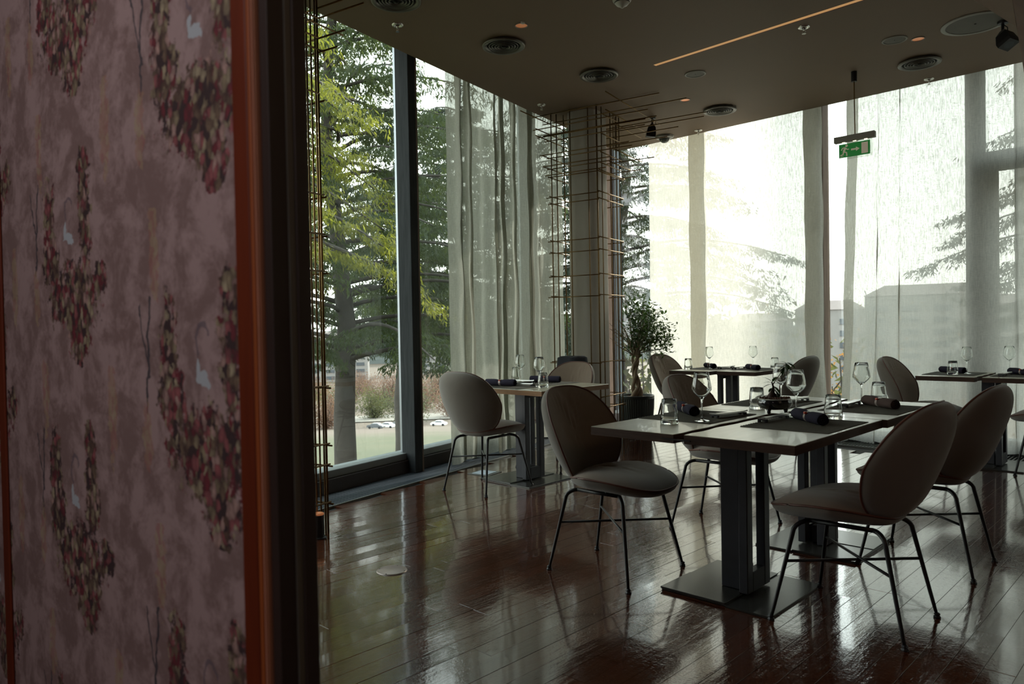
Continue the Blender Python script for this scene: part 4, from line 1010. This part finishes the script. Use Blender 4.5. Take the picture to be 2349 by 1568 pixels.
Ad = [(2.79, 6.03, 7.35, 3.236, RR), (2.95, 6.37, 7.45, 3.185, RR), (3.058, 6.50, 6.953, 3.20, RR), (3.04, 6.75, 7.45, 3.157, RR), (3.058, 6.479, 6.962, 3.01, RR), (3.058, 6.473, 6.964, 2.829, RR), (3.05, 6.80, 7.49, 2.911, RR),
      (3.058, 6.462, 6.96, 2.726, RR), (3.05, 6.66, 7.198, 2.768, RR), (3.058, 6.437, 7.04, 2.654, RR), (3.062, 6.42, 7.02, 2.640, RR),
      (3.582, 5.88, 6.95, 3.165, RR), (3.582, 6.15, 6.95, 3.06, RR), (3.582, 6.15, 6.95, 2.995, RR), (3.582, 6.28, 6.95, 2.825, RR), (3.582, 6.29, 6.95, 2.72, RR), (3.582, 6.38, 6.95, 2.635, RR)]
for z in (2.438, 2.372, 2.004, 1.888, 1.655, 1.453, 0.807):
    e = (z * 37.7 % 1) * .03
    Cd.append((6.42, 3.60 + e, 3.055, z, RR)); Cd.append((6.95, 3.59, 3.04, z - .003, RR)); Ad.append((3.058, 6.41, 6.97 + e, z + .011, RR)); Ad.append((3.582, 6.40, 6.96, z + .011, RR))
Ad += [(3.058, 6.41, 6.98, .482, RR), (3.058, 6.43, 6.985, .373, RR)]; Cd += [(6.95, 3.55, 3.04, .482, RR), (6.95, 3.55, 3.04, .36, RR)]
rodsA('brass_rod_screen', 'brass rod lattice wrapped round the corner column, spreading under the ceiling', V2, Cd, Ad)
V1 = [(3.16, 2.909, .006, CZ), (3.16, 2.94, .0055, CZ), (3.16, 2.972, .006, CZ), (3.165, 2.994, .0075, CZ), (3.16, 2.72, RR, CZ), (3.16, 2.5, .007, CZ), (3.66, 2.99, RR, CZ), (3.66, 2.5, RR, CZ), (3.45, 2.99, RR, CZ), (3.3, 2.5, RR, CZ)]
Cd = [(3.005, 3.62, 2.96, 2.988, RR), (3.005, 3.60, 2.815, 2.931, RR), (3.005, 3.62, 2.959, 2.818, RR), (3.005, 3.60, 3.02, 2.74, RR), (3.005, 3.62, 3.13, 2.460, RR)]
Ad = [(3.148, 2.45, 2.987, 2.921, RR), (3.148, 2.45, 3.182, 2.888, RR), (3.148, 2.45, 2.985, 2.812, RR), (3.148, 2.45, 3.031, 2.745, RR), (3.148, 2.45, 2.988, 2.497, RR)]
for z in (1.929, 1.706, 1.496, 0.843, 0.514, 0.396, 0.18):
    Ad.append((3.148, 2.45, 3.005, z, RR)); Cd.append((3.005, 3.70, 3.13, z - .012, RR))
rodsA('brass_rod_screen', 'brass rod lattice at the left, partly behind the dark door frame', V1, Cd, Ad)
u1 = thing('floor_uplight', 'small black cylinder lamp with an orange top inside the left brass rod lattice', 'lamp', (-3.66, 2.19, 0))
MB().lathe([(0.0001, 0.0), (0.042, 0.0), (0.042, 0.006), (0.032, 0.010), (0.030, 0.13), (0.0001, 0.13)], 20).build('lamp_body', M['blackmetal'], u1, smooth='auto')
MB().lathe([(0.0001, 0.131), (0.030, 0.131), (0.031, 0.138), (0.026, 0.142), (0.0001, 0.142)], 20).build('copper_cap', M['copper'], u1, smooth='auto')

# ------------------------------------------------------------------ ceiling fittings
def vent_proto():
    t = thing('air_diffuser', 'v', 'vent')
    MB().lathe([(0.160, -0.001), (0.158, -0.008), (0.150, -0.012), (0.128, -0.006), (0.124, 0.012)], 40).build('outer_ring', M['ventmetal'], t, smooth=True)
    MB().lathe([(0.0001, 0.014), (0.126, 0.014)], 32).build('throat', M['ventdark'], t)
    for k, r in enumerate((0.112, 0.091, 0.070, 0.049)):
        MB().lathe([(r, -0.005 - .002 * k), (r - .002, -0.010 - .002 * k), (r - .0095, -0.001), (r - .0095, 0.003), (r - .0060, 0.000), (r, -0.005 - .002 * k)], 36).build('vane', M['ventmetal'], t, smooth=True)
    MB().lathe([(0.0001, -0.016), (0.014, -0.014), (0.020, -0.006), (0.012, 0.012)], 24).build('hub', M['ventdark'], t, smooth=True)
    return t
# throat sits in a recess: keep everything just below the slab
VN = Proto(vent_proto())
C3 = 2.12 / 2.05
def cp_(x, y): return (x * C3, y * C3)
for x, y, lab in ((-3.753, 3.833, 'round black air diffuser second from the left, by the copper downlight'), (-3.664, 4.839, 'round black air diffuser in the middle, above the brass rods'),
                  (-3.477, 6.469, 'pale ringed air diffuser at the tip of the brass rods'), (-1.758, 6.482, 'pale ringed air diffuser at the right, beside the exit sign'),
                  (-3.692, 2.83, 'round black air diffuser cut by the top edge at the left')):
    p = cp_(x, y); VN.place((p[0], p[1], CZ - .0145), 0, lab, 'air diffusers in the ceiling')
def speaker_proto(R):
    t = thing('ceiling_speaker', 's', 'speaker')
    MB().lathe([(R, 0.0), (R, -0.005), (R * .95, -0.008), (R * .86, -0.006), (R * .86, 0.0)], 40).build('trim_ring', M['ringmetal'], t, smooth='auto')
    MB().lathe([(0.0001, -0.003), (R * .4, -0.0035), (R * .86, -0.003)], 36).build('mesh_grille', M['speakergrille'], t, smooth=True)
    MB().lathe([(0.0001, -0.006), (R * .03, -0.006), (R * .03, -0.003)], 12).build('centre_screw', M['blackmetal'], t)
    return t
S1 = Proto(speaker_proto(0.088)); S2 = speaker_proto(0.215)
for x, y, lab in ((-3.126, 5.419, 'small round ceiling speaker below the end of the slot light'), (-1.749, 5.849, 'small round ceiling speaker next to the orange downlight at the right')):
    p = cp_(x, y); S1.place((p[0], p[1], CZ - .0005), 0, lab, 'round ceiling speakers')
p = cp_(-1.262, 5.948); S2.location = (p[0], p[1], CZ - .0005); S2['label'] = 'large round ceiling panel at the top right, behind the wooden fin'
def down_proto(R):
    t = thing('downlight', 'd', 'lamp')
    MB().lathe([(R, 0.0), (R, -0.004), (R * .9, -0.005), (R * .86, -0.001)], 28).build('trim_ring', M['bronze'], t, smooth='auto')
    MB().lathe([(R * .86, -0.001), (R * .5, -0.0005), (0.0001, -0.0003)], 28).build('copper_reflector', M['copper'], t, smooth=True)
    return t
DL = Proto(down_proto(0.047))
for x, y, lab in ((-3.438, 3.687, 'small copper downlight above the left air diffuser'), (-1.624, 5.959, 'small orange downlight between the two right speakers'), (-3.551, 5.973, 'small copper downlight at the end of a brass rod')):
    p = cp_(x, y); DL.place((p[0], p[1], CZ - .0005), 0, lab, 'copper downlights')
def sprinkler_proto():
    t = thing('sprinkler_head', 's', 'sprinkler')
    MB().lathe([(0.041, 0), (0.040, -0.005), (0.030, -0.009), (0.020, -0.004), (0.018, 0)], 24).build('escutcheon', M['chrome'], t, smooth=True)
    MB().lathe([(0.0001, 0), (0.009, -0.001), (0.008, -0.022), (0.0001, -0.022)], 12).build('stem', M['chrome'], t, smooth=True)
    MB().tube([(0.010, 0, -0.015), (0.012, 0, -0.03), (0.0, 0, -0.045)], .0022, 6).build('frame_arm', M['chrome'], t); MB().tube([(-0.010, 0, -0.015), (-0.012, 0, -0.03), (0.0, 0, -0.045)], .0022, 6).build('frame_arm', M['chrome'], t)
    MB().lathe([(0.0001, -0.046), (0.014, -0.046), (0.014, -0.048), (0.0001, -0.048)], 12).build('deflector', M['chrome'], t)
    return t
SP = Proto(sprinkler_proto())
for x, y, lab in ((-4.004, 3.077, 'chrome sprinkler head at the upper left, over the first window'), (-4.533, 5.112, 'chrome sprinkler head left of the corner column top'), (-2.115, 5.133, 'chrome sprinkler head under the slot light'),
                  (-4.012, 7.003, 'chrome sprinkler head near the far ceiling edge, left of centre'), (-1.828, 7.006, 'chrome sprinkler head near the far ceiling edge, right of the exit sign')):
    p = cp_(x, y); SP.place((p[0], p[1], CZ - .0005), 0, lab, 'sprinkler heads')
p = cp_(-2.726, 3.85)
t = thing('smoke_detector', 'white smoke detector cut by the top edge of the picture', 'detector', (p[0], p[1], CZ - .0005))
MB().lathe([(0.062, 0), (0.062, -0.010), (0.055, -0.022), (0.048, -0.024), (0.046, -0.030), (0.036, -0.042), (0.016, -0.052), (0.008, -0.060), (0.0001, -0.062)], 28).build('housing', M['whiteplastic'], t, smooth='auto')
MB().lathe([(0.0485, -0.0235), (0.0495, -0.026), (0.047, -0.029)], 28).build('slot_ring', M['ventdark'], t)
p = cp_(-3.41, 3.70)
t = MB().lathe([(0.016, 0), (0.015, -0.010), (0.0001, -0.014)], 14).build('ceiling_sensor', M['whiteplastic'], smooth='auto', loc=(-3.51, 3.78, CZ - .0005)); tag(t, 'tiny white sensor button just below the left copper downlight', 'sensor')
p = cp_(-4.40, 6.93)
t = thing('dome_camera', 'white dome security camera behind the brass rods', 'camera', (p[0] + .02, p[1], CZ - .0005))
MB().lathe([(0.105, 0), (0.105, -0.006), (0.095, -0.022), (0.062, -0.030)], 32).build('base_ring', M['ventmetal'], t, smooth='auto')
MB().lathe([(0.060, -0.025), (0.058, -0.040), (0.045, -0.060), (0.025, -0.074), (0.0001, -0.078)], 28).build('dome', M['acrylic'], t, smooth=True)
MB().lathe([(0.0001, -0.030), (0.024, -0.035), (0.022, -0.055), (0.0001, -0.062)], 16).build('lens_unit', M['blackmetal'], t, smooth=True)
# slot light
a = cp_(-3.244, 5.008); b = cp_(-1.45, 4.962)
t = thing('slot_light', 'long glowing amber slot light running across the ceiling', 'lamp')
dv = Vector((b[0] - a[0], b[1] - a[1])); an = math.atan2(dv.y, dv.x); mid = ((a[0] + b[0]) / 2, (a[1] + b[1]) / 2)
MB().box((mid[0], mid[1], CZ - .0010), (dv.length, 0.034, 0.001), an).build('light_strip', M['slotlight'], t)
MB().box((mid[0] - math.sin(an) * .0185, mid[1] + math.cos(an) * .0185, CZ - .002), (dv.length, 0.003, 0.004), an).build('slot_lip', M['orange'], t)
# spot heads
def spot(loc, label, yaw, tilt, k=1.0):
    t = thing('track_spot', label, 'lamp', loc, yaw)
    MB().lathe([(0.0001, 0), (0.036, 0), (0.034, -0.020), (0.0001, -0.022)], 18).build('ceiling_mount', M['blackmetal'], t, smooth='auto')
    MB().tube([(0, 0, -0.02), (0, 0, -0.075)], .010, 8).build('neck', M['blackmetal'], t)
    MB().tube([(0.01, 0, -0.03), (0.034, 0, -0.045), (0.036, 0, -0.075), (0.014, 0, -0.09)], .0035, 6).build('cable', M['blackmetal'], t)
    h = MB()
    h.rings([[(r * math.cos(q * PI / 2 + PI / 4), r * math.sin(q * PI / 2 + PI / 4), z) for q in range(4)] for r, z in ((0.020, 0.0), (0.052, -0.035), (0.068, -0.10), (0.064, -0.128))], True)
    hd = h.build('lamp_head', M['blackmetal'], t); hd.location = (0, 0, -0.072); hd.rotation_euler = (tilt, 0.15, 0.3); hd.scale = (k, k, k)
    MB().lathe([(0.0001, -0.1285), (0.030, -0.1285)], 16).build('lens', M['steel'], hd)
    return t
p = cp_(-4.062, 6.211); spot((p[0], p[1], CZ - .0005), 'black spotlight head hanging among the brass rods', 0.4, 0.1)
p = cp_(-1.118, 6.04); spot((p[0], p[1], CZ - .0005), 'black spotlight head hanging at the top right corner', 0.8, -0.45, 1.05)
# exit sign
p = cp_(-2.205, 6.34)
t = thing('exit_sign', 'green running-man exit sign hanging from the ceiling on a rod', 'sign', (p[0], p[1], 0), 0.0)
MB().lathe([(0.0001, CZ - .085), (0.022, CZ - .085), (0.023, CZ - .078), (0.023, CZ - .0005), (0.0001, CZ - .0005)], 18).build('ceiling_cup', M['blackmetal'], t, smooth='auto')
MB().tube([(0, 0, CZ - .085), (0.003, 0, 2.742)], .0045, 8).build('rod', M['brass'], t)
boxW(MB(), -0.165, 0.165, -0.022, 0.022, 2.690, 2.742, bev=.002).build('housing', M['exitframe'], t)
for x_ in (-.09, 0, .09): boxW(MB(), x_ - .012, x_ + .012, -0.006, 0.006, 2.6875, 2.6898).build('led', M['led'], t)
boxW(MB(), -0.128, 0.140, -0.003, 0.003, 2.545, 2.688).build('acrylic_plate', M['acrylic'], t)
sg = boxW(MB(), -0.128, 0.125, -0.0055, -0.0032, 2.560, 2.675).build('green_panel', M['exitgreen'], t)
def flat(poly, name, par, y=-0.0060): # poly in (x,z)
    n = len(poly); mb = MB(); mb.add([(x, y, z) for x, z in poly] + [(x, y + .0006, z) for x, z in poly], [tuple(range(n)), tuple(reversed(range(n, 2 * n)))] + [(i, n + i, n + (i + 1) % n, (i + 1) % n) for i in range(n)])
    return mb.build(name, M['exitwhite'], par)
Z = 2.560
def strip(pts, w_):
    L_, R_ = [], []
    for i, (x, z) in enumerate(pts):
        a = pts[max(i - 1, 0)]; b = pts[min(i + 1, len(pts) - 1)]; tx, tz = b[0] - a[0], b[1] - a[1]; l = math.hypot(tx, tz); L_.append((x - tz / l * w_, z + tx / l * w_)); R_.append((x + tz / l * w_, z - tx / l * w_))
    return L_ + R_[::-1]
X0 = -0.085
flat([(X0 + .020 + .011 * math.cos(k * PI / 6), Z + .098 + .011 * math.sin(k * PI / 6)) for k in range(12)], 'pictogram', sg)
flat(strip([(X0 + .012, Z + .084), (X0 + .002, Z + .064), (X0 - .004, Z + .050)], .009), 'pictogram', sg, -.0061)
flat(strip([(X0 + .008, Z + .084), (X0 - .012, Z + .082), (X0 - .024, Z + .064)], .0042), 'pictogram', sg, -.0062)
flat(strip([(X0 + .012, Z + .078), (X0 + .026, Z + .066), (X0 + .040, Z + .066)], .0042), 'pictogram', sg, -.0063)
flat(strip([(X0 - .002, Z + .050), (X0 + .020, Z + .040), (X0 + .022, Z + .012)], .0055), 'pictogram', sg, -.0064)
flat(strip([(X0 - .004, Z + .050), (X0 - .010, Z + .026), (X0 - .032, Z + .022)], .0055), 'pictogram', sg, -.0065)
flat([(X0 - .036, Z + .006), (X0 - .006, Z + .010), (X0 - .006, Z + .013), (X0 - .036, Z + .010)], 'pictogram', sg)
flat([(-.028, Z + .052), (.012, Z + .052), (.012, Z + .040), (.042, Z + .058), (.012, Z + .078), (.012, Z + .066), (-.028, Z + .066)], 'arrow', sg)
flat([(.056, Z + .012), (.108, Z + .012), (.108, Z + .104), (.056, Z + .104)], 'door_symbol', sg)

# ------------------------------------------------------------------ floor fittings and the wine bucket
t = thing('floor_outlet', 'round bronze cover plate set in the wooden floor at the left', 'floor outlet', (-2.89, 2.12, 0.0005))
MB().lathe([(0.0001, 0.006), (0.056, 0.006), (0.060, 0.004), (0.070, 0.004), (0.074, 0.0)], 40).build('cover', M['bronze'], t, smooth='auto')
for k in range(4):
    a = k * PI / 2 + .5; MB().lathe([(0.0001, 0.0055), (0.003, 0.0055), (0.003, 0.004)], 8, (.065 * math.cos(a), .065 * math.sin(a), 0)).build('screw', M['blackmetal'], t)
t = thing('floor_box', 'pale square floor box plate beside the window table base', 'floor outlet', (-4.285, 4.09 - .02, 0.0005), AW)
boxW(MB(), -.10, .10, -.10, .10, 0, .003, bev=.001).build('frame', M['seal'], t); boxW(MB(), -.072, .072, -.072, .072, .0032, .007, bev=.001).build('lid', M['floorbox'], t)
t = thing('wine_bucket', 'metal wine bucket with a dark cloth over it behind the window table chair', 'bucket', (-4.22, 5.12, 0))
MB().lathe([(0.0001, 0), (0.13, 0), (0.13, 0.01), (0.012, 0.02), (0.012, 0.62), (0.0001, 0.62)], 20).build('stand', M['blackmetal'], t, smooth='auto')
MB().lathe([(0.0001, 0.621), (0.075, 0.621), (0.095, 0.78), (0.105, 0.885), (0.100, 0.885), (0.088, 0.78), (0.07, 0.63), (0.0001, 0.63)], 28).build('bucket', M['silver'], t, smooth='auto')
rg = random.Random(2); cl = MB(); n = 36
rings = []
for k, (r, z) in enumerate(((0.085, .893), (0.108, .897), (0.125, .885), (0.135, .84), (0.145, .80))):
    rings.append([((r + (.012 * math.sin(j * 2 * PI / n * 5) * (k > 1))) * math.cos(2 * PI * j / n), (r + (.012 * math.sin(j * 2 * PI / n * 5) * (k > 1))) * math.sin(2 * PI * j / n), z - (0.05 * max(0, math.sin(j * 2 * PI / n * 2)) * (k > 2))) for j in range(n)])
cl.rings(rings, False).build('cloth', M['darkcloth'], t, smooth=True)

# ------------------------------------------------------------------ outdoors
def cedar(seed, H, R, z0=1.0, nb_=70, tuft=0.16, droop=0.35, dens=1.0):
    """trunk + branches + needle sprays; returns (trunk, branch, foliage) meshes as MB"""
    rg = random.Random(seed); tr = MB(); br = MB(); fo = MB()
    pts = [(rg.uniform(-.05, .05) * k, rg.uniform(-.05, .05) * k, H * k / 8) for k in range(9)]
    tr.tube(pts, [0.26 * (1 - .88 * k / 8) + (.05 if k == 0 else 0) for k in range(9)], 12)
    for i in range(nb_):
        t = (i + rg.random()) / nb_; z = z0 + (H - z0) * t; a = i * 2.4 + rg.uniform(-.4, .4)
        L = R * (1 - t) ** .55 * rg.uniform(.65, 1.1) + .35
        d = Vector((math.cos(a), math.sin(a), 0)); p = Vector((0, 0, z)); pts = [p.copy()]; m_ = 9
        for q in range(m_):
            s = (q + 1) / m_
            d2 = (d + Vector((rg.uniform(-.16, .16), rg.uniform(-.16, .16), 0.34 * (1 - s) - droop * s * 1.2))).normalized()
            p = p + d2 * (L / m_); pts.append(p.copy())
        br.tube(pts, [0.045 * (1 - q / (m_ + 1)) * (1 - .5 * t) + .006 for q in range(m_ + 1)], 5)
        side = Vector((-d.y, d.x, 0))
        for q in range(2, m_ + 1):
            base_ = pts[q]; s = q / m_
            for sg_ in (-1, 1):
                sl_ = L * .34 * (1.15 - .6 * s) * rg.uniform(.6, 1.1); nn = max(2, int(sl_ / .11 * dens))
                sd_ = (side * sg_ + d * rg.uniform(.3, .9)).normalized(); pp = base_.copy()
                for j in range(nn):
                    pp = pp + (sd_ + Vector((rg.uniform(-.2, .2), rg.uniform(-.2, .2), -.12 - .25 * j / nn))).normalized() * (sl_ / nn)
                    hg = rg.uniform(.04, .22)
                    for h in range(22):
                        c = pp + Vector((rg.gauss(0, .06), rg.gauss(0, .06), -hg * rg.random()))
                        v = (sd_ * rg.uniform(.0, .8) + Vector((rg.gauss(0, .5), rg.gauss(0, .5), -rg.uniform(.2, 1.3)))).normalized() * tuft * rg.uniform(.4, 1.2)
                        u = Vector((rg.gauss(0, 1), rg.gauss(0, 1), rg.gauss(0, .4))).normalized() * tuft * .115
                        fo.add([c - u * .5, c + v * .5 - u, c + v, c + v * .45 + u], [(0, 1, 2, 3)])
    return tr, br, fo
def cedar_thing(name, meshes, fm, label, loc, rz, group='cedars outside the windows'):
    t = thing(name, label, 'tree', loc, rz, group)
    for nm, me in zip(('trunk', 'branches', 'foliage'), meshes):
        o = bpy.data.objects.new(nm, me); COL.objects.link(o); o.parent = t
        if nm == 'foliage':
            o.material_slots[0].link = 'OBJECT'; o.material_slots[0].material = M[fm]
        if nm != 'trunk': o['kind'] = 'stuff'
    return t
def mk(args): 
    a, b, c = cedar(**args)
    return [a.mesh('trunk', M['darkbark'], True), b.mesh('branches', M['darkbark'], True), c.mesh('foliage', M['cedar'])]
CA = mk(dict(seed=21, H=14, R=4.2, z0=4.5, nb_=100, tuft=.125, dens=.8))
CB = mk(dict(seed=22, H=11, R=3.6, z0=4.6, nb_=66, tuft=.14, dens=.7))
CC = mk(dict(seed=23, H=11.5, R=3.3, z0=6.3, nb_=46, tuft=.10, dens=1.0, droop=.6))
GZ = -4.0
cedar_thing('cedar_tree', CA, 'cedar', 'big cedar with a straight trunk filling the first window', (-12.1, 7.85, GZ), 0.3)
cedar_thing('cedar_tree', CC, 'cedar_bright', 'cedar painted a sunlit yellow-green at the left edge of the first window', (-9.6, 3.5, GZ), 1.1)
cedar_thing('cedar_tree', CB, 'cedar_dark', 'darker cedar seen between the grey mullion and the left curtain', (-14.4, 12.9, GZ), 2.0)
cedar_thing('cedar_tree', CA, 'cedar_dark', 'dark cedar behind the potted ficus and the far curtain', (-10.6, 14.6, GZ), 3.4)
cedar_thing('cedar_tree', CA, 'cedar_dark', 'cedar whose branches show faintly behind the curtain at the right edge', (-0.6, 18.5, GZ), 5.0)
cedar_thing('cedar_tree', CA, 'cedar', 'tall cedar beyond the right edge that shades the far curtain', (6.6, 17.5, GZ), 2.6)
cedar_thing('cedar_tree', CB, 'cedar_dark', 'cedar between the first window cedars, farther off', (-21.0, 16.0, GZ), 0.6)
def bush(seed, R, n, leafsize, trunk=True, bare=False):
    rg = random.Random(seed); br = MB(); fo = MB()
    for i in range(26):
        a = rg.uniform(0, 6.28); el = rg.uniform(.5, 1.5); p = Vector((0, 0, 0)); pts = [p.copy()]; L = R * rg.uniform(.8, 1.3)
        for q in range(4):
            p = p + Vector((math.cos(a) * math.cos(el) + rg.uniform(-.2, .2), math.sin(a) * math.cos(el) + rg.uniform(-.2, .2), math.sin(el))) * L / 4; pts.append(p.copy())
            for j in range(n // 104):
                c = p + Vector((rg.gauss(0, R * .16), rg.gauss(0, R * .16), rg.gauss(0, R * .14)))
                if c.z < 0.02: continue
                v = Vector((rg.gauss(0, 1), rg.gauss(0, 1), rg.gauss(0, 1))).normalized() * leafsize; u = v.orthogonal().normalized() * leafsize * .45
                fo.add([c - u, c + u, c + v], [(0, 1, 2)])
        br.tube(pts, [R * .018, R * .014, R * .010, R * .006, R * .003], 4)
    return [br.mesh('twigs', M['darkbark']), fo.mesh('foliage', M['twig'])]
BU = bush(5, 1.6, 2600, .11); BU2 = bush(6, 3.2, 3600, .16)
def bush_thing(ms, fm, label, loc, rz, sc_, nm='hedge_bush'):
    t = thing(nm, label, 'shrub', loc, rz, 'park shrubs'); t.scale = (sc_, sc_, sc_)
    for n_, me in zip(('twigs', 'foliage'), ms):
        o = bpy.data.objects.new(n_, me); COL.objects.link(o); o.parent = t; o['kind'] = 'stuff'
        if n_ == 'foliage': o.material_slots[0].link = 'OBJECT'; o.material_slots[0].material = M[fm]
def wpos(px, d):
    al = math.atan((px - 1174.5) / 1697.1) - math.radians(44.157); return (math.sin(al) * d, math.cos(al) * d)
rg = random.Random(8)
for k in range(16):
    px = 640 + k * 27; d = 195 + (k * 37 % 130); p = wpos(px, d)
    bush_thing(BU2, ('twig', 'twig', 'shrub')[k % 3], 'distant brown park tree below the hill, beyond the cedars of the left windows', (p[0], p[1], ground_z(d)), rg.uniform(0, 6), rg.uniform(2.0, 3.0), 'park_tree')
for k in range(8):
    px = 1400 + k * 110; d = 180 + (k * 53 % 120); p = wpos(px, d)
    bush_thing(BU2, 'twig' if k % 2 else 'shrub', 'distant park tree seen dimly behind the far curtains', (p[0], p[1], ground_z(d)), rg.uniform(0, 6), rg.uniform(1.8, 2.6), 'park_tree')
AT = bush(15, 2.6, 5200, .035)
p = wpos(1913, 16.5); bush_thing(AT, 'twig_orange', 'slender orange autumn tree in the gap between the far curtains', (p[0], p[1], GZ), 1.0, 1.55, 'autumn_tree')
p = wpos(1460, 17); bush_thing(BU2, 'shrub', 'olive shrub behind the ficus pot outside the far window', (p[0], p[1], GZ), 2.0, 1.2)
p = wpos(1700, 20); bush_thing(BU2, 'shrub', 'tall shrub seen as a soft silhouette behind the far middle table', (p[0], p[1], GZ), 4.0, 1.3)
def car_proto(body):
    t = thing('parked_car', 'c', 'car')
    side = [(-2.1, .35), (-2.1, .75), (-1.9, .92), (-1.15, 1.0), (-.65, 1.40), (.75, 1.42), (1.35, .98), (2.0, .86), (2.12, .6), (2.1, .35)]
    mb = MB(); mb.rings([[(x, y * (1 if z < 1.05 else .84), z) for x, z in side] for y in (-.85, -.88, .88, .85)], True); mb.build('body', M[body], t)
    for y in (-.80, .80): MB().rings([[(-1.02, y, 1.02), (-.58, y * .96, 1.33), (.68, y * .96, 1.34), (1.18, y, 1.0)], [(-1.02, y * 1.06, 1.02), (-.58, y * 1.0, 1.33), (.68, y * 1.0, 1.34), (1.18, y * 1.06, 1.0)]], True).build('window', M['windowdark'], t)
    for x_ in (-1.3, 1.3):
        for y in (-.8, .8): MB().tube([(x_, y - .1, .32), (x_, y + .1, .32)], .32, 14).build('wheel', M['rubber'], t)
    return t
CW, CD = Proto(car_proto('carwhite')), Proto(car_proto('cardark'))
for P_, px, d, rz, lab in ((CW, 884, 190, .5, 'tiny white car far below, seen through the first window'), (CD, 858, 186, .5, 'tiny grey car left of the far white car'), (CW, 1003, 196, .6, 'tiny white car far below between the grey mullion and the left curtain'), (CD, 905, 200, .6, 'tiny grey car right of the far white car')):
    p = wpos(px, d); P_.place((p[0], p[1], ground_z(d)), rz, lab, 'parked cars in the park')
def house(px, d, w_, h_, dp, rz, label):
    p = wpos(px, d); t = thing('apartment_block', label, 'building', (p[0], p[1], ground_z(d)), rz)
    boxW(MB(), -w_ / 2, w_ / 2, -dp / 2, dp / 2, 0, h_).build('walls', M['plaster'], t)
    rf = MB(); q = .4
    rf.add([(-w_ / 2 - q, -dp / 2 - q, h_), (w_ / 2 + q, -dp / 2 - q, h_), (w_ / 2 + q, dp / 2 + q, h_), (-w_ / 2 - q, dp / 2 + q, h_), (-w_ / 2 + dp * .3, 0, h_ + dp * .22), (w_ / 2 - dp * .3, 0, h_ + dp * .22)],
           [(0, 1, 5, 4), (1, 2, 5), (2, 3, 4, 5), (3, 0, 4), (3, 2, 1, 0)]); rf.build('roof', M['roof'], t)
    nx = max(2, int(w_ / 7)); nz_ = max(1, int(h_ / 3.6))
    for i in range(nx):
        for j in range(nz_):
            x_ = -w_ / 2 + (i + .5) * w_ / nx; z_ = 1.2 + j * 3.6
            boxW(MB(), x_ - 2.2, x_ + 2.2, -dp / 2 - .3, -dp / 2 + .02, z_, z_ + 1.7).build('window', M['windowdark'], t)
house(1905, 255, 20, 31, 14, .35, 'far apartment block in the gap between the two far curtains')
house(2130, 265, 34, 35, 16, .2, 'wide apartment block far behind the exit sign curtain')
house(1740, 300, 24, 28, 14, .5, 'far block behind the curtain, left of the narrow mullion')
house(2330, 330, 30, 33, 16, .2, 'far block beyond the curtain at the right edge')
house(760, 420, 40, 24, 14, .9, 'long far building beyond the cedars at the left')
house(1010, 460, 40, 22, 14, .8, 'far building between the grey mullion and the left curtain')
# unseen block added beyond the right edge, shaped to shade the far curtains
tw = thing('apartment_block', 'unseen block added beyond the right edge to shade the far curtains', 'building', (0, 0, 0))
_b = -12.0
pr_ = [(-7.0, _b), (22, _b), (22, 23.5), (-5.2, 23.5), (-7.0, 19.3)]
_m = MB(); _n = len(pr_)
_m.add([(x, 40, z) for x, z in pr_] + [(x, 52, z) for x, z in pr_], [tuple(range(_n)), tuple(reversed(range(_n, 2 * _n)))] + [(i, _n + i, _n + (i + 1) % _n, (i + 1) % _n) for i in range(_n)]).build('walls', M['plaster'], tw)
for i in range(7):
    for j in range(6): boxW(MB(), -4.6 + i * 3.8, -2.4 + i * 3.8, 39.9, 40.02, -3.5 + j * 3.2, -1.9 + j * 3.2).build('window', M['windowdark'], tw)
# wooded ridge on the horizon
hl = MB(); rg = random.Random(30); N = 90; vs = []; fs = []
for k in range(N + 1):
    px_a = -1.45 + 2.35 * k / N; al = px_a - 0.3; d = 620
    x_, y_ = math.sin(al) * d, math.cos(al) * d; h_ = 6.0 + 5 * math.sin(k * .21) + 3 * math.sin(k * .57 + 1) + rg.uniform(-.8, .8)
    vs += [(x_, y_, -26.0), (x_, y_, h_), (x_ * 1.12, y_ * 1.12, h_ + .8), (x_ * 1.3, y_ * 1.3, -26.0)]
for k in range(N):
    q = 4 * k
    for j in range(3): fs.append((q + j, q + 4 + j, q + 5 + j, q + 1 + j))
hl.add(vs, fs); o = hl.build('wooded_ridge', M['ridge']); tag(o, kind='structure')
